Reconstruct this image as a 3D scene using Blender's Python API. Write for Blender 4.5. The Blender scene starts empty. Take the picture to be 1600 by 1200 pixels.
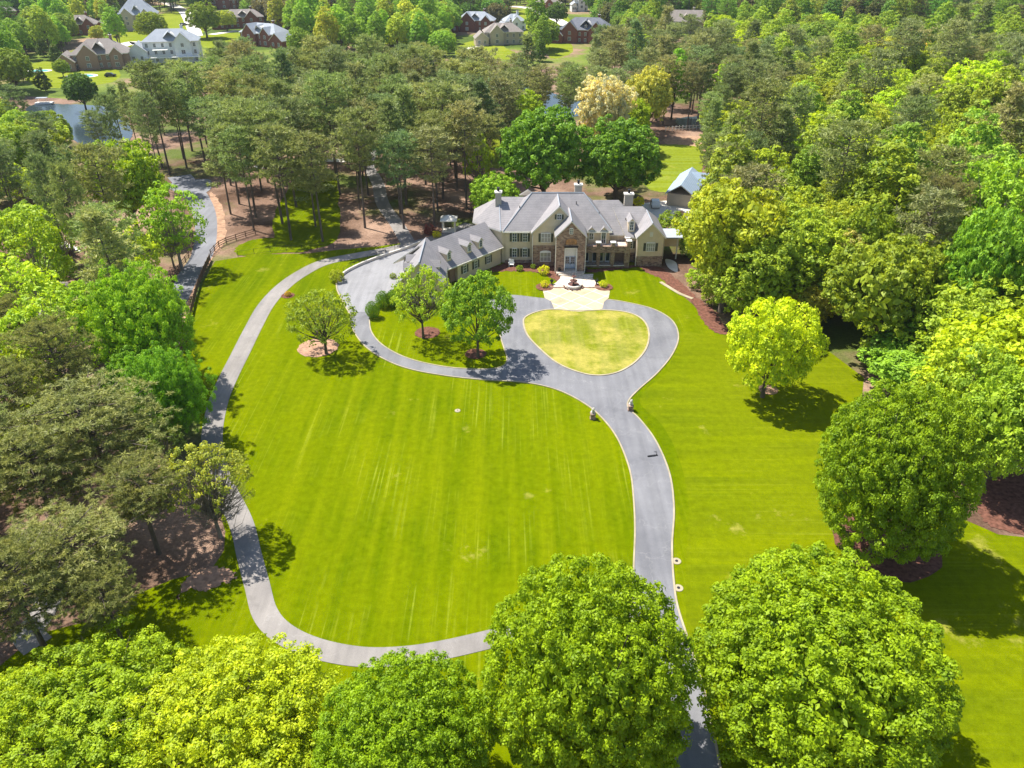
import bpy, math, random
import numpy as np
from mathutils import Vector, Matrix
from mathutils.geometry import tessellate_polygon

# ------------------------------------------------------------------ camera, sky, sun
CAMH, PITCH, FPX = 58.0, math.radians(31), 1200.0
sc = bpy.context.scene
cam = bpy.data.cameras.new('camera'); cam.sensor_width = 36; cam.lens = 27.0
cam.clip_start = 0.5; cam.clip_end = 4000
camo = bpy.data.objects.new('camera', cam); sc.collection.objects.link(camo)
camo.location = (0, 0, CAMH); camo.rotation_euler = (math.radians(90) - PITCH, 0, 0)
sc.camera = camo
sc.view_settings.view_transform = 'Standard'; sc.view_settings.look = 'None'
sc.view_settings.exposure = 0.86; sc.view_settings.gamma = 1.0
SUN_EL = math.radians(59)
SDX, SDY = 0.83, -0.56                      # where shadows fall on the ground
sun_from = Vector((-SDX * math.cos(SUN_EL), -SDY * math.cos(SUN_EL), math.sin(SUN_EL)))
w = bpy.data.worlds.new('World'); sc.world = w; w.use_nodes = True
nt = w.node_tree; nt.nodes.clear()
sky = nt.nodes.new('ShaderNodeTexSky'); sky.sky_type = 'NISHITA'; sky.sun_disc = False
sky.sun_elevation = SUN_EL; sky.sun_rotation = math.atan2(-SDX, -SDY)
bg = nt.nodes.new('ShaderNodeBackground'); bg.inputs['Strength'].default_value = 0.105
wo = nt.nodes.new('ShaderNodeOutputWorld')
nt.links.new(sky.outputs[0], bg.inputs[0]); nt.links.new(bg.outputs[0], wo.inputs[0])
sl = bpy.data.lights.new('sun', 'SUN'); sl.energy = 5.0; sl.angle = math.radians(0.5); sl.color = (1, 0.95, 0.86)
so = bpy.data.objects.new('sun', sl); sc.collection.objects.link(so); so.location = (0, 0, 120)
so.rotation_euler = (-sun_from).to_track_quat('-Z', 'Y').to_euler()
sc.cycles.max_bounces = 6; sc.cycles.diffuse_bounces = 3; sc.cycles.transmission_bounces = 3
sc.cycles.volume_bounces = 0

COL = sc.collection
rnd = random.Random(7)

def G(x, y, z=0.0):
    """ground point (or point at height z) seen at pixel x, y of the 1600 x 1200 photograph"""
    u = (x - 800) / FPX; v = (y - 600) / FPX
    zc = (CAMH - z) / (math.sin(PITCH) + v * math.cos(PITCH))
    return Vector((u * zc, zc * (math.cos(PITCH) - v * math.sin(PITCH)), z))

# ------------------------------------------------------------------ materials
def mat(name, rough=0.8, spec=0.3):
    m = bpy.data.materials.new(name); m.use_nodes = True
    b = m.node_tree.nodes['Principled BSDF']
    b.inputs['Roughness'].default_value = rough
    b.inputs['Specular IOR Level'].default_value = spec
    return m, m.node_tree, b

def N(t, kind, **kw):
    n = t.nodes.new(kind)
    for k, v in kw.items():
        if k in ('operation', 'blend_type', 'data_type', 'feature', 'wave_type', 'bands_direction', 'attribute_type', 'attribute_name', 'noise_dimensions', 'wave_profile', 'rings_direction', 'distance', 'mode'):
            setattr(n, k, v)
        else:
            n.inputs[k].default_value = v
    return n

def ramp(t, fac, stops):
    r = t.nodes.new('ShaderNodeValToRGB')
    el = r.color_ramp.elements
    while len(el) > 1: el.remove(el[-1])
    el[0].position = stops[0][0]; el[0].color = (*stops[0][1], 1)
    for p, c in stops[1:]:
        e = el.new(p); e.color = (*c, 1)
    t.links.new(fac, r.inputs[0])
    return r.outputs[0]

def mixc(t, fac, a, b, blend='MIX'):
    n = t.nodes.new('ShaderNodeMix'); n.data_type = 'RGBA'; n.blend_type = blend
    for s, v in ((n.inputs[0], fac), (n.inputs[6], a), (n.inputs[7], b)):
        if isinstance(v, (int, float)): s.default_value = v
        elif isinstance(v, tuple): s.default_value = (*v, 1)
        else: t.links.new(v, s)
    return n.outputs[2]

def noise(t, scale, detail=4, rough=0.55, vec=None, stretch=None, rot=0):
    n = t.nodes.new('ShaderNodeTexNoise')
    n.inputs['Scale'].default_value = scale; n.inputs['Detail'].default_value = detail; n.inputs['Roughness'].default_value = rough
    if vec is None:
        g = t.nodes.new('ShaderNodeNewGeometry'); vec = g.outputs['Position']
    if stretch:
        mp = t.nodes.new('ShaderNodeMapping'); mp.inputs['Scale'].default_value = stretch; mp.inputs['Rotation'].default_value = (0, 0, rot)
        t.links.new(vec, mp.inputs[0]); vec = mp.outputs[0]
    t.links.new(vec, n.inputs['Vector'])
    return n.outputs['Fac']

def bump(t, b, h, strength=0.3, dist=0.1):
    n = t.nodes.new('ShaderNodeBump'); n.inputs['Strength'].default_value = strength; n.inputs['Distance'].default_value = dist
    t.links.new(h, n.inputs['Height']); t.links.new(n.outputs[0], b.inputs['Normal'])

def flat(name, c, rough=0.7, var=0.12, scale=3.0, spec=0.3, metal=0):
    m, t, b = mat(name, rough, spec)
    f = noise(t, scale, 5)
    o = ramp(t, f, [(0.3, tuple(x * (1 - var) for x in c)), (0.7, tuple(min(1, x * (1 + var)) for x in c))])
    t.links.new(o, b.inputs['Base Color']); b.inputs['Metallic'].default_value = metal
    return m

def lawn_mat(name, stripe_dir='Y', dry=0.0, base=((0.088, 0.135, 0.0005), (0.145, 0.185, 0.0005)), streak=0.5):
    m, t, b = mat(name, 0.95, 0.0)
    big = noise(t, 0.035, 4, 0.6)
    c = ramp(t, big, [(0.35, base[0]), (0.68, base[1])])
    rot = 0.03 if stripe_dir == 'Y' else 0.12
    st = (1.0, 0.045, 1.0) if stripe_dir == 'Y' else (0.05, 1.0, 1.0)
    s1 = noise(t, 0.55, 3, 0.6, stretch=st, rot=rot)
    c = mixc(t, ramp(t, s1, [(0.4, (0, 0, 0)), (0.66, (0.85, 0.85, 0.85))]), c, (0.165, 0.20, 0.001))
    # broken pale mowing marks
    s2 = noise(t, 3.4, 2, 0.5, stretch=(1.0, 0.012, 1.0) if stripe_dir == 'Y' else (0.014, 1.0, 1.0), rot=rot)
    brk = noise(t, 0.075, 4, 0.6)
    mm = N(t, 'ShaderNodeMath', operation='MULTIPLY')
    t.links.new(ramp(t, s2, [(0.56, (0, 0, 0)), (0.66, (1, 1, 1))]), mm.inputs[0])
    t.links.new(ramp(t, brk, [(0.45, (0, 0, 0)), (0.62, (streak, streak, streak))]), mm.inputs[1])
    c = mixc(t, mm.outputs[0], c, (0.27, 0.31, 0.03))
    # dry patches
    d = noise(t, 0.11, 6, 0.68)
    lo = 0.65 - 0.15 * dry
    c = mixc(t, ramp(t, d, [(lo, (0, 0, 0)), (lo + 0.12, (0.75, 0.75, 0.75))]), c, (0.42, 0.36, 0.09))
    g = noise(t, 1.1, 5, 0.7)
    c = mixc(t, 0.55, c, ramp(t, g, [(0.3, (0.55, 0.6, 0.5)), (0.7, (1.25, 1.2, 1.2))]), 'MULTIPLY')
    g2 = noise(t, 9.0, 3, 0.7)
    c = mixc(t, 0.5, c, ramp(t, g2, [(0.3, (0.6, 0.62, 0.6)), (0.7, (1.25, 1.25, 1.2))]), 'MULTIPLY')
    t.links.new(c, b.inputs['Base Color'])
    bump(t, b, g2, 0.6, 0.06)
    return m

def woodland_mat():
    m, t, b = mat('pine straw floor', 0.95, 0.1)
    a = noise(t, 0.05, 5, 0.65)
    c = ramp(t, a, [(0.36, (0.10, 0.06, 0.038)), (0.5, (0.215, 0.14, 0.10)), (0.66, (0.38, 0.26, 0.19))])
    g = noise(t, 0.028, 5, 0.6)
    c = mixc(t, ramp(t, g, [(0.50, (0, 0, 0)), (0.60, (0.9, 0.9, 0.9))]), c, (0.08, 0.13, 0.015))
    f = noise(t, 2.2, 6, 0.75)
    c = mixc(t, 0.8, c, ramp(t, f, [(0.3, (0.45, 0.42, 0.4)), (0.7, (1.35, 1.3, 1.3))]), 'MULTIPLY')
    t.links.new(c, b.inputs['Base Color']); bump(t, b, f, 0.8, 0.15)
    return m

def asphalt_mat(name, c1, c2, crack=True):
    m, t, b = mat(name, 0.75, 0.3)
    a = noise(t, 0.12, 6, 0.65)
    c = ramp(t, a, [(0.35, c1), (0.65, c2)])
    l = noise(t, 0.9, 4, 0.6, stretch=(1, 0.12, 1))
    c = mixc(t, 0.5, c, ramp(t, l, [(0.3, (0.78, 0.78, 0.8)), (0.7, (1.15, 1.14, 1.12))]), 'MULTIPLY')
    if crack:
        v = t.nodes.new('ShaderNodeTexVoronoi'); v.feature = 'DISTANCE_TO_EDGE'; v.inputs['Scale'].default_value = 0.16
        g = t.nodes.new('ShaderNodeNewGeometry')
        ad = t.nodes.new('ShaderNodeVectorMath'); ad.operation = 'ADD'
        nn = t.nodes.new('ShaderNodeTexNoise'); nn.inputs['Scale'].default_value = 0.5
        sc_ = t.nodes.new('ShaderNodeVectorMath'); sc_.operation = 'SCALE'; sc_.inputs['Scale'].default_value = 5
        t.links.new(g.outputs['Position'], nn.inputs['Vector']); t.links.new(nn.outputs['Color'], sc_.inputs[0])
        t.links.new(g.outputs['Position'], ad.inputs[0]); t.links.new(sc_.outputs[0], ad.inputs[1])
        t.links.new(ad.outputs[0], v.inputs['Vector'])
        c = mixc(t, ramp(t, v.outputs['Distance'], [(0.0, (0.2,) * 3), (0.010, (0, 0, 0))]), c, (0.42, 0.41, 0.40))
    st = noise(t, 0.3, 5, 0.65)
    c = mixc(t, ramp(t, st, [(0.58, (0, 0, 0)), (0.66, (0.35,) * 3)]), c, tuple(x * 0.72 for x in c1))
    ln = noise(t, 1.1, 2, 0.4, stretch=(1.0, 0.02, 1.0))
    c = mixc(t, 0.45, c, ramp(t, ln, [(0.35, (0.82,) * 3), (0.6, (1.1,) * 3)]), 'MULTIPLY')
    f = noise(t, 14, 3, 0.7)
    c = mixc(t, 0.4, c, ramp(t, f, [(0.3, (0.7,) * 3), (0.7, (1.25,) * 3)]), 'MULTIPLY')
    t.links.new(c, b.inputs['Base Color'])
    return m

def leaf_mat(name, trans=0.4, var=0.35):
    m = bpy.data.materials.new(name); m.use_nodes = True; t = m.node_tree; t.nodes.clear()
    out = t.nodes.new('ShaderNodeOutputMaterial')
    at = N(t, 'ShaderNodeAttribute', attribute_type='INSTANCER', attribute_name='tcol')
    tc = t.nodes.new('ShaderNodeTexCoord')
    n1 = noise(t, 0.55, 3, 0.6, vec=tc.outputs['Object'])
    n2 = noise(t, 3.1, 3, 0.6, vec=tc.outputs['Object'])
    c = mixc(t, 1.0, at.outputs['Color'], ramp(t, n1, [(0.3, (1 - var, 1 - var * 0.8, 1 - var * 0.5)), (0.7, (1 + var, 1 + var * 0.7, 1.0))]), 'MULTIPLY')
    c = mixc(t, 1.0, c, ramp(t, n2, [(0.3, (0.72, 0.75, 0.8)), (0.7, (1.3, 1.25, 1.1))]), 'MULTIPLY')
    d = t.nodes.new('ShaderNodeBsdfPrincipled'); d.inputs['Roughness'].default_value = 0.55; d.inputs['Specular IOR Level'].default_value = 0.25
    tr = t.nodes.new('ShaderNodeBsdfTranslucent')
    ct = mixc(t, 1.0, c, (1.35, 1.2, 0.5) if name == 'broad leaf' else (1.1, 1.15, 0.8), 'MULTIPLY')
    t.links.new(c, d.inputs['Base Color']); t.links.new(ct, tr.inputs['Color'])
    mx = t.nodes.new('ShaderNodeMixShader'); mx.inputs[0].default_value = trans
    t.links.new(d.outputs[0], mx.inputs[1]); t.links.new(tr.outputs[0], mx.inputs[2]); t.links.new(mx.outputs[0], out.inputs[0])
    return m

def shingle_mat(name, c1, c2):
    m, t, b = mat(name, 0.85, 0.2)
    a = noise(t, 0.5, 5, 0.7)
    c = ramp(t, a, [(0.3, c1), (0.7, c2)])
    wv = t.nodes.new('ShaderNodeTexWave'); wv.wave_type = 'BANDS'; wv.bands_direction = 'Z'; wv.inputs['Scale'].default_value = 1.3; wv.inputs['Distortion'].default_value = 0.6
    g = t.nodes.new('ShaderNodeNewGeometry'); t.links.new(g.outputs['Position'], wv.inputs['Vector'])
    c = mixc(t, 0.35, c, ramp(t, wv.outputs['Fac'], [(0.1, (0.72,) * 3), (0.6, (1.1,) * 3)]), 'MULTIPLY')
    f = noise(t, 7, 3, 0.8)
    c = mixc(t, 0.5, c, ramp(t, f, [(0.3, (0.7, 0.7, 0.72)), (0.7, (1.2,) * 3)]), 'MULTIPLY')
    t.links.new(c, b.inputs['Base Color']); bump(t, b, f, 0.4, 0.04)
    return m

def stone_mat(name, cs, scale=2.2):
    m, t, b = mat(name, 0.9, 0.2)
    g = t.nodes.new('ShaderNodeNewGeometry')
    mp = t.nodes.new('ShaderNodeMapping'); mp.inputs['Scale'].default_value = (1, 1, 1.7); t.links.new(g.outputs['Position'], mp.inputs[0])
    v = t.nodes.new('ShaderNodeTexVoronoi'); v.inputs['Scale'].default_value = scale; t.links.new(mp.outputs[0], v.inputs['Vector'])
    s = t.nodes.new('ShaderNodeSeparateColor'); t.links.new(v.outputs['Color'], s.inputs[0])
    c = ramp(t, s.outputs[0], [(0.0, cs[0]), (0.5, cs[1]), (1.0, cs[2])])
    e = t.nodes.new('ShaderNodeTexVoronoi'); e.feature = 'DISTANCE_TO_EDGE'; e.inputs['Scale'].default_value = scale; t.links.new(mp.outputs[0], e.inputs['Vector'])
    c = mixc(t, ramp(t, e.outputs['Distance'], [(0.02, (0.7,) * 3), (0.08, (0,) * 3)]), c, (0.30, 0.27, 0.23))
    t.links.new(c, b.inputs['Base Color']); bump(t, b, e.outputs['Distance'], 0.5, 0.06)
    return m

def brick_mat(name, c1, c2):
    m, t, b = mat(name, 0.9, 0.15)
    a = noise(t, 4, 4, 0.8)
    c = ramp(t, a, [(0.3, c1), (0.7, c2)])
    t.links.new(c, b.inputs['Base Color'])
    return m

def siding_mat(name, c):
    m, t, b = mat(name, 0.7, 0.25)
    wv = t.nodes.new('ShaderNodeTexWave'); wv.wave_type = 'BANDS'; wv.bands_direction = 'Z'; wv.wave_profile = 'SAW'; wv.inputs['Scale'].default_value = 1.6
    g = t.nodes.new('ShaderNodeNewGeometry'); t.links.new(g.outputs['Position'], wv.inputs['Vector'])
    n = noise(t, 0.8, 5, 0.6)
    cc = ramp(t, n, [(0.3, tuple(x * 0.9 for x in c)), (0.7, tuple(x * 1.06 for x in c))])
    cc = mixc(t, 0.3, cc, ramp(t, wv.outputs['Fac'], [(0.0, (0.7,) * 3), (0.25, (1.0,) * 3)]), 'MULTIPLY')
    t.links.new(cc, b.inputs['Base Color'])
    return m

def bark_mat(name, c1, c2):
    m, t, b = mat(name, 0.95, 0.1)
    tc = t.nodes.new('ShaderNodeTexCoord')
    f = noise(t, 1.6, 5, 0.7, vec=tc.outputs['Object'], stretch=(1, 1, 0.25))
    t.links.new(ramp(t, f, [(0.3, c1), (0.7, c2)]), b.inputs['Base Color']); bump(t, b, f, 0.5, 0.1)
    return m

M = {}
M['lawn'] = lawn_mat('mown lawn', 'Y', 0.1)
M['lawn_x'] = lawn_mat('lawn mown across', 'X', 0.3, base=((0.105, 0.145, 0.002), (0.155, 0.185, 0.003)), streak=0.25)
M['lawn_dry'] = lawn_mat('dry lawn', 'Y', 1.25, base=((0.20, 0.22, 0.03), (0.30, 0.285, 0.075)))
M['lawn_far'] = lawn_mat('neighbour lawn', 'X', 0.3, base=((0.19, 0.24, 0.03), (0.26, 0.30, 0.04)), streak=0.0)
M['floor'] = woodland_mat()
def suburb_mat():
    m, t, b = mat('mixed yards', 0.95, 0.1)
    a = noise(t, 0.018, 5, 0.6)
    c = ramp(t, a, [(0.4, (0.07, 0.11, 0.015)), (0.5, (0.16, 0.21, 0.03)), (0.58, (0.24, 0.17, 0.10)), (0.66, (0.36, 0.24, 0.16))])
    f = noise(t, 0.6, 6, 0.75)
    c = mixc(t, 0.8, c, ramp(t, f, [(0.3, (0.5, 0.5, 0.5)), (0.7, (1.3, 1.3, 1.3))]), 'MULTIPLY')
    t.links.new(c, b.inputs['Base Color']); return m
M['suburb'] = suburb_mat()
M['mulch'] = flat('bark mulch', (0.145, 0.066, 0.046), 0.95, 0.45, 2.2, 0.1)
M['mulch_tan'] = flat('pine straw mulch', (0.36, 0.22, 0.15), 0.95, 0.35, 1.6, 0.1)
M['dirt'] = flat('red clay', (0.36, 0.225, 0.15), 0.95, 0.35, 0.9, 0.1)
M['asphalt'] = asphalt_mat('driveway asphalt', (0.145, 0.147, 0.162), (0.205, 0.206, 0.22))
M['path'] = asphalt_mat('old pale asphalt', (0.195, 0.18, 0.17), (0.275, 0.255, 0.24))
M['road'] = asphalt_mat('road asphalt', (0.15, 0.155, 0.175), (0.20, 0.205, 0.23), False)
M['concrete'] = asphalt_mat('motor court concrete', (0.225, 0.225, 0.237), (0.275, 0.275, 0.288))
def court_mat():
    m, t, b = mat('cream paving', 0.85, 0.2)
    g = t.nodes.new('ShaderNodeNewGeometry'); mp = t.nodes.new('ShaderNodeMapping'); mp.inputs['Rotation'].default_value = (0, 0, 0.785); t.links.new(g.outputs['Position'], mp.inputs[0])
    k = t.nodes.new('ShaderNodeTexBrick'); k.offset = 0.0; k.inputs['Scale'].default_value = 1.0; k.inputs['Brick Width'].default_value = 3.0; k.inputs['Row Height'].default_value = 3.0; k.inputs['Mortar Size'].default_value = 0.10
    k.inputs['Color1'].default_value = (0.44, 0.36, 0.24, 1); k.inputs['Color2'].default_value = (0.50, 0.42, 0.29, 1); k.inputs['Mortar'].default_value = (0.60, 0.56, 0.46, 1)
    t.links.new(mp.outputs[0], k.inputs['Vector'])
    a = noise(t, 0.5, 5, 0.65)
    c = mixc(t, 0.8, k.outputs['Color'], ramp(t, a, [(0.3, (0.78, 0.75, 0.7)), (0.7, (1.18, 1.18, 1.2))]), 'MULTIPLY')
    t.links.new(c, b.inputs['Base Color']); return m
M['court'] = court_mat()
M['kerb'] = flat('kerb concrete', (0.36, 0.31, 0.21), 0.85, 0.2, 0.7)
M['paleconc'] = flat('pale concrete', (0.66, 0.62, 0.56), 0.85, 0.12, 0.5)
M['patio'] = stone_mat('patio flags', ((0.60, 0.50, 0.40), (0.70, 0.62, 0.52), (0.50, 0.40, 0.33)), 1.4)
M['roof'] = shingle_mat('grey shingle', (0.235, 0.225, 0.23), (0.325, 0.305, 0.31))
M['roof_brown'] = shingle_mat('taupe shingle', (0.23, 0.20, 0.18), (0.31, 0.275, 0.25))
M['roof_dark'] = shingle_mat('slate shingle', (0.12, 0.13, 0.155), (0.19, 0.20, 0.23))
M['roof_blue'] = shingle_mat('blue grey metal', (0.26, 0.34, 0.43), (0.34, 0.42, 0.52))
M['roof_pale'] = shingle_mat('pale grey shingle', (0.30, 0.33, 0.37), (0.38, 0.41, 0.45))
M['trim'] = flat('cream trim', (0.72, 0.68, 0.60), 0.6, 0.06)
M['white'] = flat('white paint', (0.80, 0.79, 0.76), 0.5, 0.05)
M['siding'] = siding_mat('beige siding', (0.68, 0.555, 0.39))
M['siding_w'] = siding_mat('white siding', (0.72, 0.73, 0.72))
M['siding_t'] = siding_mat('tan siding', (0.50, 0.42, 0.33))
M['stone'] = stone_mat('field stone', ((0.17, 0.10, 0.075), (0.30, 0.19, 0.14), (0.44, 0.30, 0.22)))
M['brick'] = brick_mat('red brick', (0.17, 0.062, 0.045), (0.29, 0.12, 0.085))
M['brick_t'] = brick_mat('tan brick', (0.27, 0.165, 0.125), (0.38, 0.25, 0.19))
M['shutter'] = flat('dark green shutter', (0.075, 0.08, 0.06), 0.6, 0.1)
M['door'] = flat('pale blue door', (0.46, 0.52, 0.62), 0.5, 0.05)
M['wood'] = flat('weathered wood', (0.16, 0.095, 0.065), 0.9, 0.35, 3)
M['wood_reflection'] = flat('orange reflection', (0.52, 0.27, 0.11), 0.7, 0.4, 4)  # orange wood reflected in the transom glass, painted as a surface colour
M['iron'] = flat('black iron', (0.02, 0.02, 0.022), 0.5, 0.2)
M['bronze'] = flat('bronze', (0.13, 0.06, 0.05), 0.45, 0.3, 4, 0.5)
M['bark_pine'] = bark_mat('pine bark', (0.075, 0.06, 0.052), (0.20, 0.165, 0.14))
M['chimney'] = flat('chimney render', (0.42, 0.38, 0.32), 0.85, 0.12, 1.5)
M['bark'] = bark_mat('grey bark', (0.07, 0.055, 0.04), (0.19, 0.155, 0.12))
M['bark_pale'] = bark_mat('pale bark', (0.15, 0.13, 0.11), (0.34, 0.30, 0.26))
M['leaf'] = leaf_mat('broad leaf', 0.34, 0.42)
M['needle'] = leaf_mat('pine needles', 0.32, 0.25)
M['flower'] = flat('yellow flowers', (0.75, 0.60, 0.02), 0.7, 0.3, 6)
mg, tg, bgl = mat('window glass', 0.08, 0.6); bgl.inputs['Base Color'].default_value = (0.045, 0.06, 0.08, 1); M['glass'] = mg
mg, tg, bgl = mat('curtained glass', 0.15, 0.6); bgl.inputs['Base Color'].default_value = (0.30, 0.31, 0.30, 1); M['glass_p'] = mg
mw, tw, bw = mat('pond water', 0.12, 0.35); bw.inputs['Base Color'].default_value = (0.03, 0.045, 0.055, 1); bw.inputs['IOR'].default_value = 1.25
bump(tw, bw, noise(tw, 1.5, 3, 0.6), 0.12, 0.05); M['water'] = mw
mw, tw, bw = mat('pool water', 0.05, 0.5); bw.inputs['Base Color'].default_value = (0.16, 0.55, 0.58, 1); M['pool'] = mw
M['car_white'] = flat('white car paint', (0.75, 0.75, 0.74), 0.25, 0.02, 1, 0.5)
M['car_dark'] = flat('dark car paint', (0.03, 0.035, 0.045), 0.25, 0.02, 1, 0.5)
M['rubber'] = flat('tyre rubber', (0.02, 0.02, 0.02), 0.9, 0.1)

# ------------------------------------------------------------------ mesh and tagging helpers
class MB:
    def __init__(s, o=(0, 0, 0), rz=0.0):
        s.v = []; s.f = []; s.m = []; s.o = Vector(o); s.r = Matrix.Rotation(rz, 3, 'Z')
    def add(s, vs, fs, mi=0):
        k = len(s.v)
        s.v += [tuple(s.r @ Vector(p) + s.o) for p in vs]
        s.f += [tuple(i + k for i in f) for f in fs]
        s.m += ([mi] * len(fs)) if isinstance(mi, int) else list(mi)
    def box(s, x0, x1, y0, y1, z0, z1, mi=0):
        s.add([(x0, y0, z0), (x1, y0, z0), (x1, y1, z0), (x0, y1, z0), (x0, y0, z1), (x1, y0, z1), (x1, y1, z1), (x0, y1, z1)],
              [(0, 3, 2, 1), (4, 5, 6, 7), (0, 1, 5, 4), (1, 2, 6, 5), (2, 3, 7, 6), (3, 0, 4, 7)], mi)
    def prism(s, poly, y0, y1, mi=0, side=None):
        """polygon in x, z extruded along y; counter-clockwise seen from the front (-y)"""
        n = len(poly)
        vs = [(x, y0, z) for x, z in poly] + [(x, y1, z) for x, z in poly]
        tris = tessellate_polygon([[Vector((x, 0, z)) for x, z in poly]])
        fs = [tuple(t) for t in tris] + [tuple(i + n for i in reversed(t)) for t in tris]
        ms = [mi] * len(fs)
        for i in range(n):
            j = (i + 1) % n; fs.append((i, i + n, j + n, j)); ms.append(mi if side is None else side)
        s.add(vs, fs, ms)
    def slab(s, pts, t=0.25, mi=0, side=1):
        """roof plane: pts on top, thickness downwards"""
        n = len(pts)
        vs = list(pts) + [(x, y, z - t) for x, y, z in pts]
        fs = [tuple(range(n)), tuple(reversed(range(n, 2 * n)))]; ms = [mi, side]
        for i in range(n):
            j = (i + 1) % n; fs.append((i, i + n, j + n, j)); ms.append(side)
        s.add(vs, fs, ms)
    def tube(s, pts, rs, n=7, mi=0):
        k = len(s.v); vs = []
        for i, (p, r) in enumerate(zip(pts, rs)):
            p = Vector(p)
            d = (Vector(pts[min(i + 1, len(pts) - 1)]) - Vector(pts[max(i - 1, 0)])).normalized()
            a = d.orthogonal().normalized(); b = d.cross(a)
            vs += [tuple(p + a * r * math.cos(6.2832 * j / n) + b * r * math.sin(6.2832 * j / n)) for j in range(n)]
        fs = []
        for i in range(len(pts) - 1):
            for j in range(n):
                fs.append((i * n + j, i * n + (j + 1) % n, (i + 1) * n + (j + 1) % n, (i + 1) * n + j))
        fs.append(tuple(range(n)))
        fs.append(tuple(reversed(range((len(pts) - 1) * n, len(pts) * n))))
        s.add(vs, fs, mi)
    def lathe(s, prof, c=(0, 0, 0), n=20, mi=0):
        vs = []; fs = []
        for r, z in prof:
            vs += [(c[0] + r * math.cos(6.2832 * j / n), c[1] + r * math.sin(6.2832 * j / n), c[2] + z) for j in range(n)]
        for i in range(len(prof) - 1):
            for j in range(n):
                fs.append((i * n + j, i * n + (j + 1) % n, (i + 1) * n + (j + 1) % n, (i + 1) * n + j))
        fs.append(tuple(reversed(range(n)))); fs.append(tuple(range((len(prof) - 1) * n, len(prof) * n)))
        s.add(vs, fs, mi)
    def mesh(s, name, mats):
        me = bpy.data.meshes.new(name); me.from_pydata(s.v, [], s.f)
        for m in mats: me.materials.append(m if not isinstance(m, str) else M[m])
        me.polygons.foreach_set('material_index', s.m); me.update()
        return me
    def obj(s, name, mats, parent=None):
        if not isinstance(mats, (list, tuple)): mats = [mats]
        o = bpy.data.objects.new(name, s.mesh(name, mats)); COL.objects.link(o)
        if parent is not None:
            o.parent = parent
            p = Vector((0, 0, 0)); q = parent
            while q is not None: p += Vector(q.location); q = q.parent
            o.data.transform(Matrix.Translation(-p))
        return o

def tag(o, label, cat, group=None):
    o['label'] = label; o['category'] = cat
    if group: o['group'] = group
    return o
def thing(name, label, cat, loc, group=None):
    o = bpy.data.objects.new(name, None); o.empty_display_size = 0.5; COL.objects.link(o); o.location = loc
    return tag(o, label, cat, group)
def kind(o, k):
    o['kind'] = k; return o

def catmull(P, closed=True, k=6):
    P = [Vector(p) for p in P]; n = len(P); out = []
    rng = range(n) if closed else range(n - 1)
    for i in rng:
        if closed: a, b, c, d = P[(i - 1) % n], P[i], P[(i + 1) % n], P[(i + 2) % n]
        else: a, b, c, d = P[max(i - 1, 0)], P[i], P[i + 1], P[min(i + 2, n - 1)]
        for j in range(k):
            t = j / k
            out.append(0.5 * ((2 * b) + (c - a) * t + (2 * a - 5 * b + 4 * c - d) * t * t + (3 * b - a - 3 * c + d) * t ** 3))
    if not closed: out.append(P[-1])
    return out

def sheet(name, outline, z, m, smooth=True, kd='structure', wobble=None):
    """a flat sheet of ground cover; outline in photograph pixels"""
    P = [G(*p) for p in outline]
    if wobble is None: wobble = .28 if name in ('mulch_bed', 'pine_straw_bed', 'lawn_patch', 'clay_verge', 'clay_patch') else .5 if name in ('pond', 'neighbour_lawn') else 0
    if smooth: P = catmull(P, k=12 if wobble else 6)
    if wobble:
        r = random.Random(len(P) + int(z * 1000))
        P = [p + Vector((r.uniform(-wobble, wobble), r.uniform(-wobble, wobble), 0)) for p in P]
    P = [Vector((p.x, p.y, z)) for p in P]
    tris = tessellate_polygon([P])
    b = MB(); fs = []
    for t in tris:
        a, c, d = (P[i] for i in t)
        fs.append(tuple(t) if (c - a).cross(d - a).z > 0 else tuple(reversed(t)))
    b.add([tuple(p) for p in P], fs)
    o = b.obj(name, m)
    if kd: kind(o, kd)
    return o

def ribbon(name, line, w_, z0, z1, m, closed=False, smooth=True, px=True, kd='structure'):
    P = [G(*p) for p in line] if px else [Vector(p) for p in line]
    if smooth: P = catmull(P, closed)
    n = len(P); vs = []; fs = []
    ws = w_ if isinstance(w_, (list, tuple)) else None
    for i, p in enumerate(P):
        q0 = P[(i - 1) % n] if closed else P[max(i - 1, 0)]
        q1 = P[(i + 1) % n] if closed else P[min(i + 1, n - 1)]
        d = (q1 - q0); d.z = 0; d.normalize(); s = Vector((-d.y, d.x, 0))
        if ws:
            f = i / (n - 1) * (len(ws) - 1); k = min(int(f), len(ws) - 2); ww = ws[k] + (ws[k + 1] - ws[k]) * (f - k)
        else: ww = w_
        for sg in (1, -1):
            for z in (z0, z1): vs.append((p.x + s.x * ww / 2 * sg, p.y + s.y * ww / 2 * sg, z))
    m_ = n if closed else n - 1
    for i in range(m_):
        a = i * 4; b = ((i + 1) % n) * 4
        fs += [(a + 3, b + 3, b + 1, a + 1), (a + 1, b + 1, b, a), (a + 2, b + 2, b + 3, a + 3)]
    mb = MB(); mb.add(vs, fs); o = mb.obj(name, m)
    if kd: kind(o, kd)
    return o

# ------------------------------------------------------------------ ground, lawns, drives
b = MB(); b.add([(-1500, -60, -0.02), (1500, -60, -0.02), (1500, 2200, -0.02), (-1500, 2200, -0.02)], [(0, 1, 2, 3)])
kind(b.obj('ground', 'floor'), 'structure')

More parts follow.
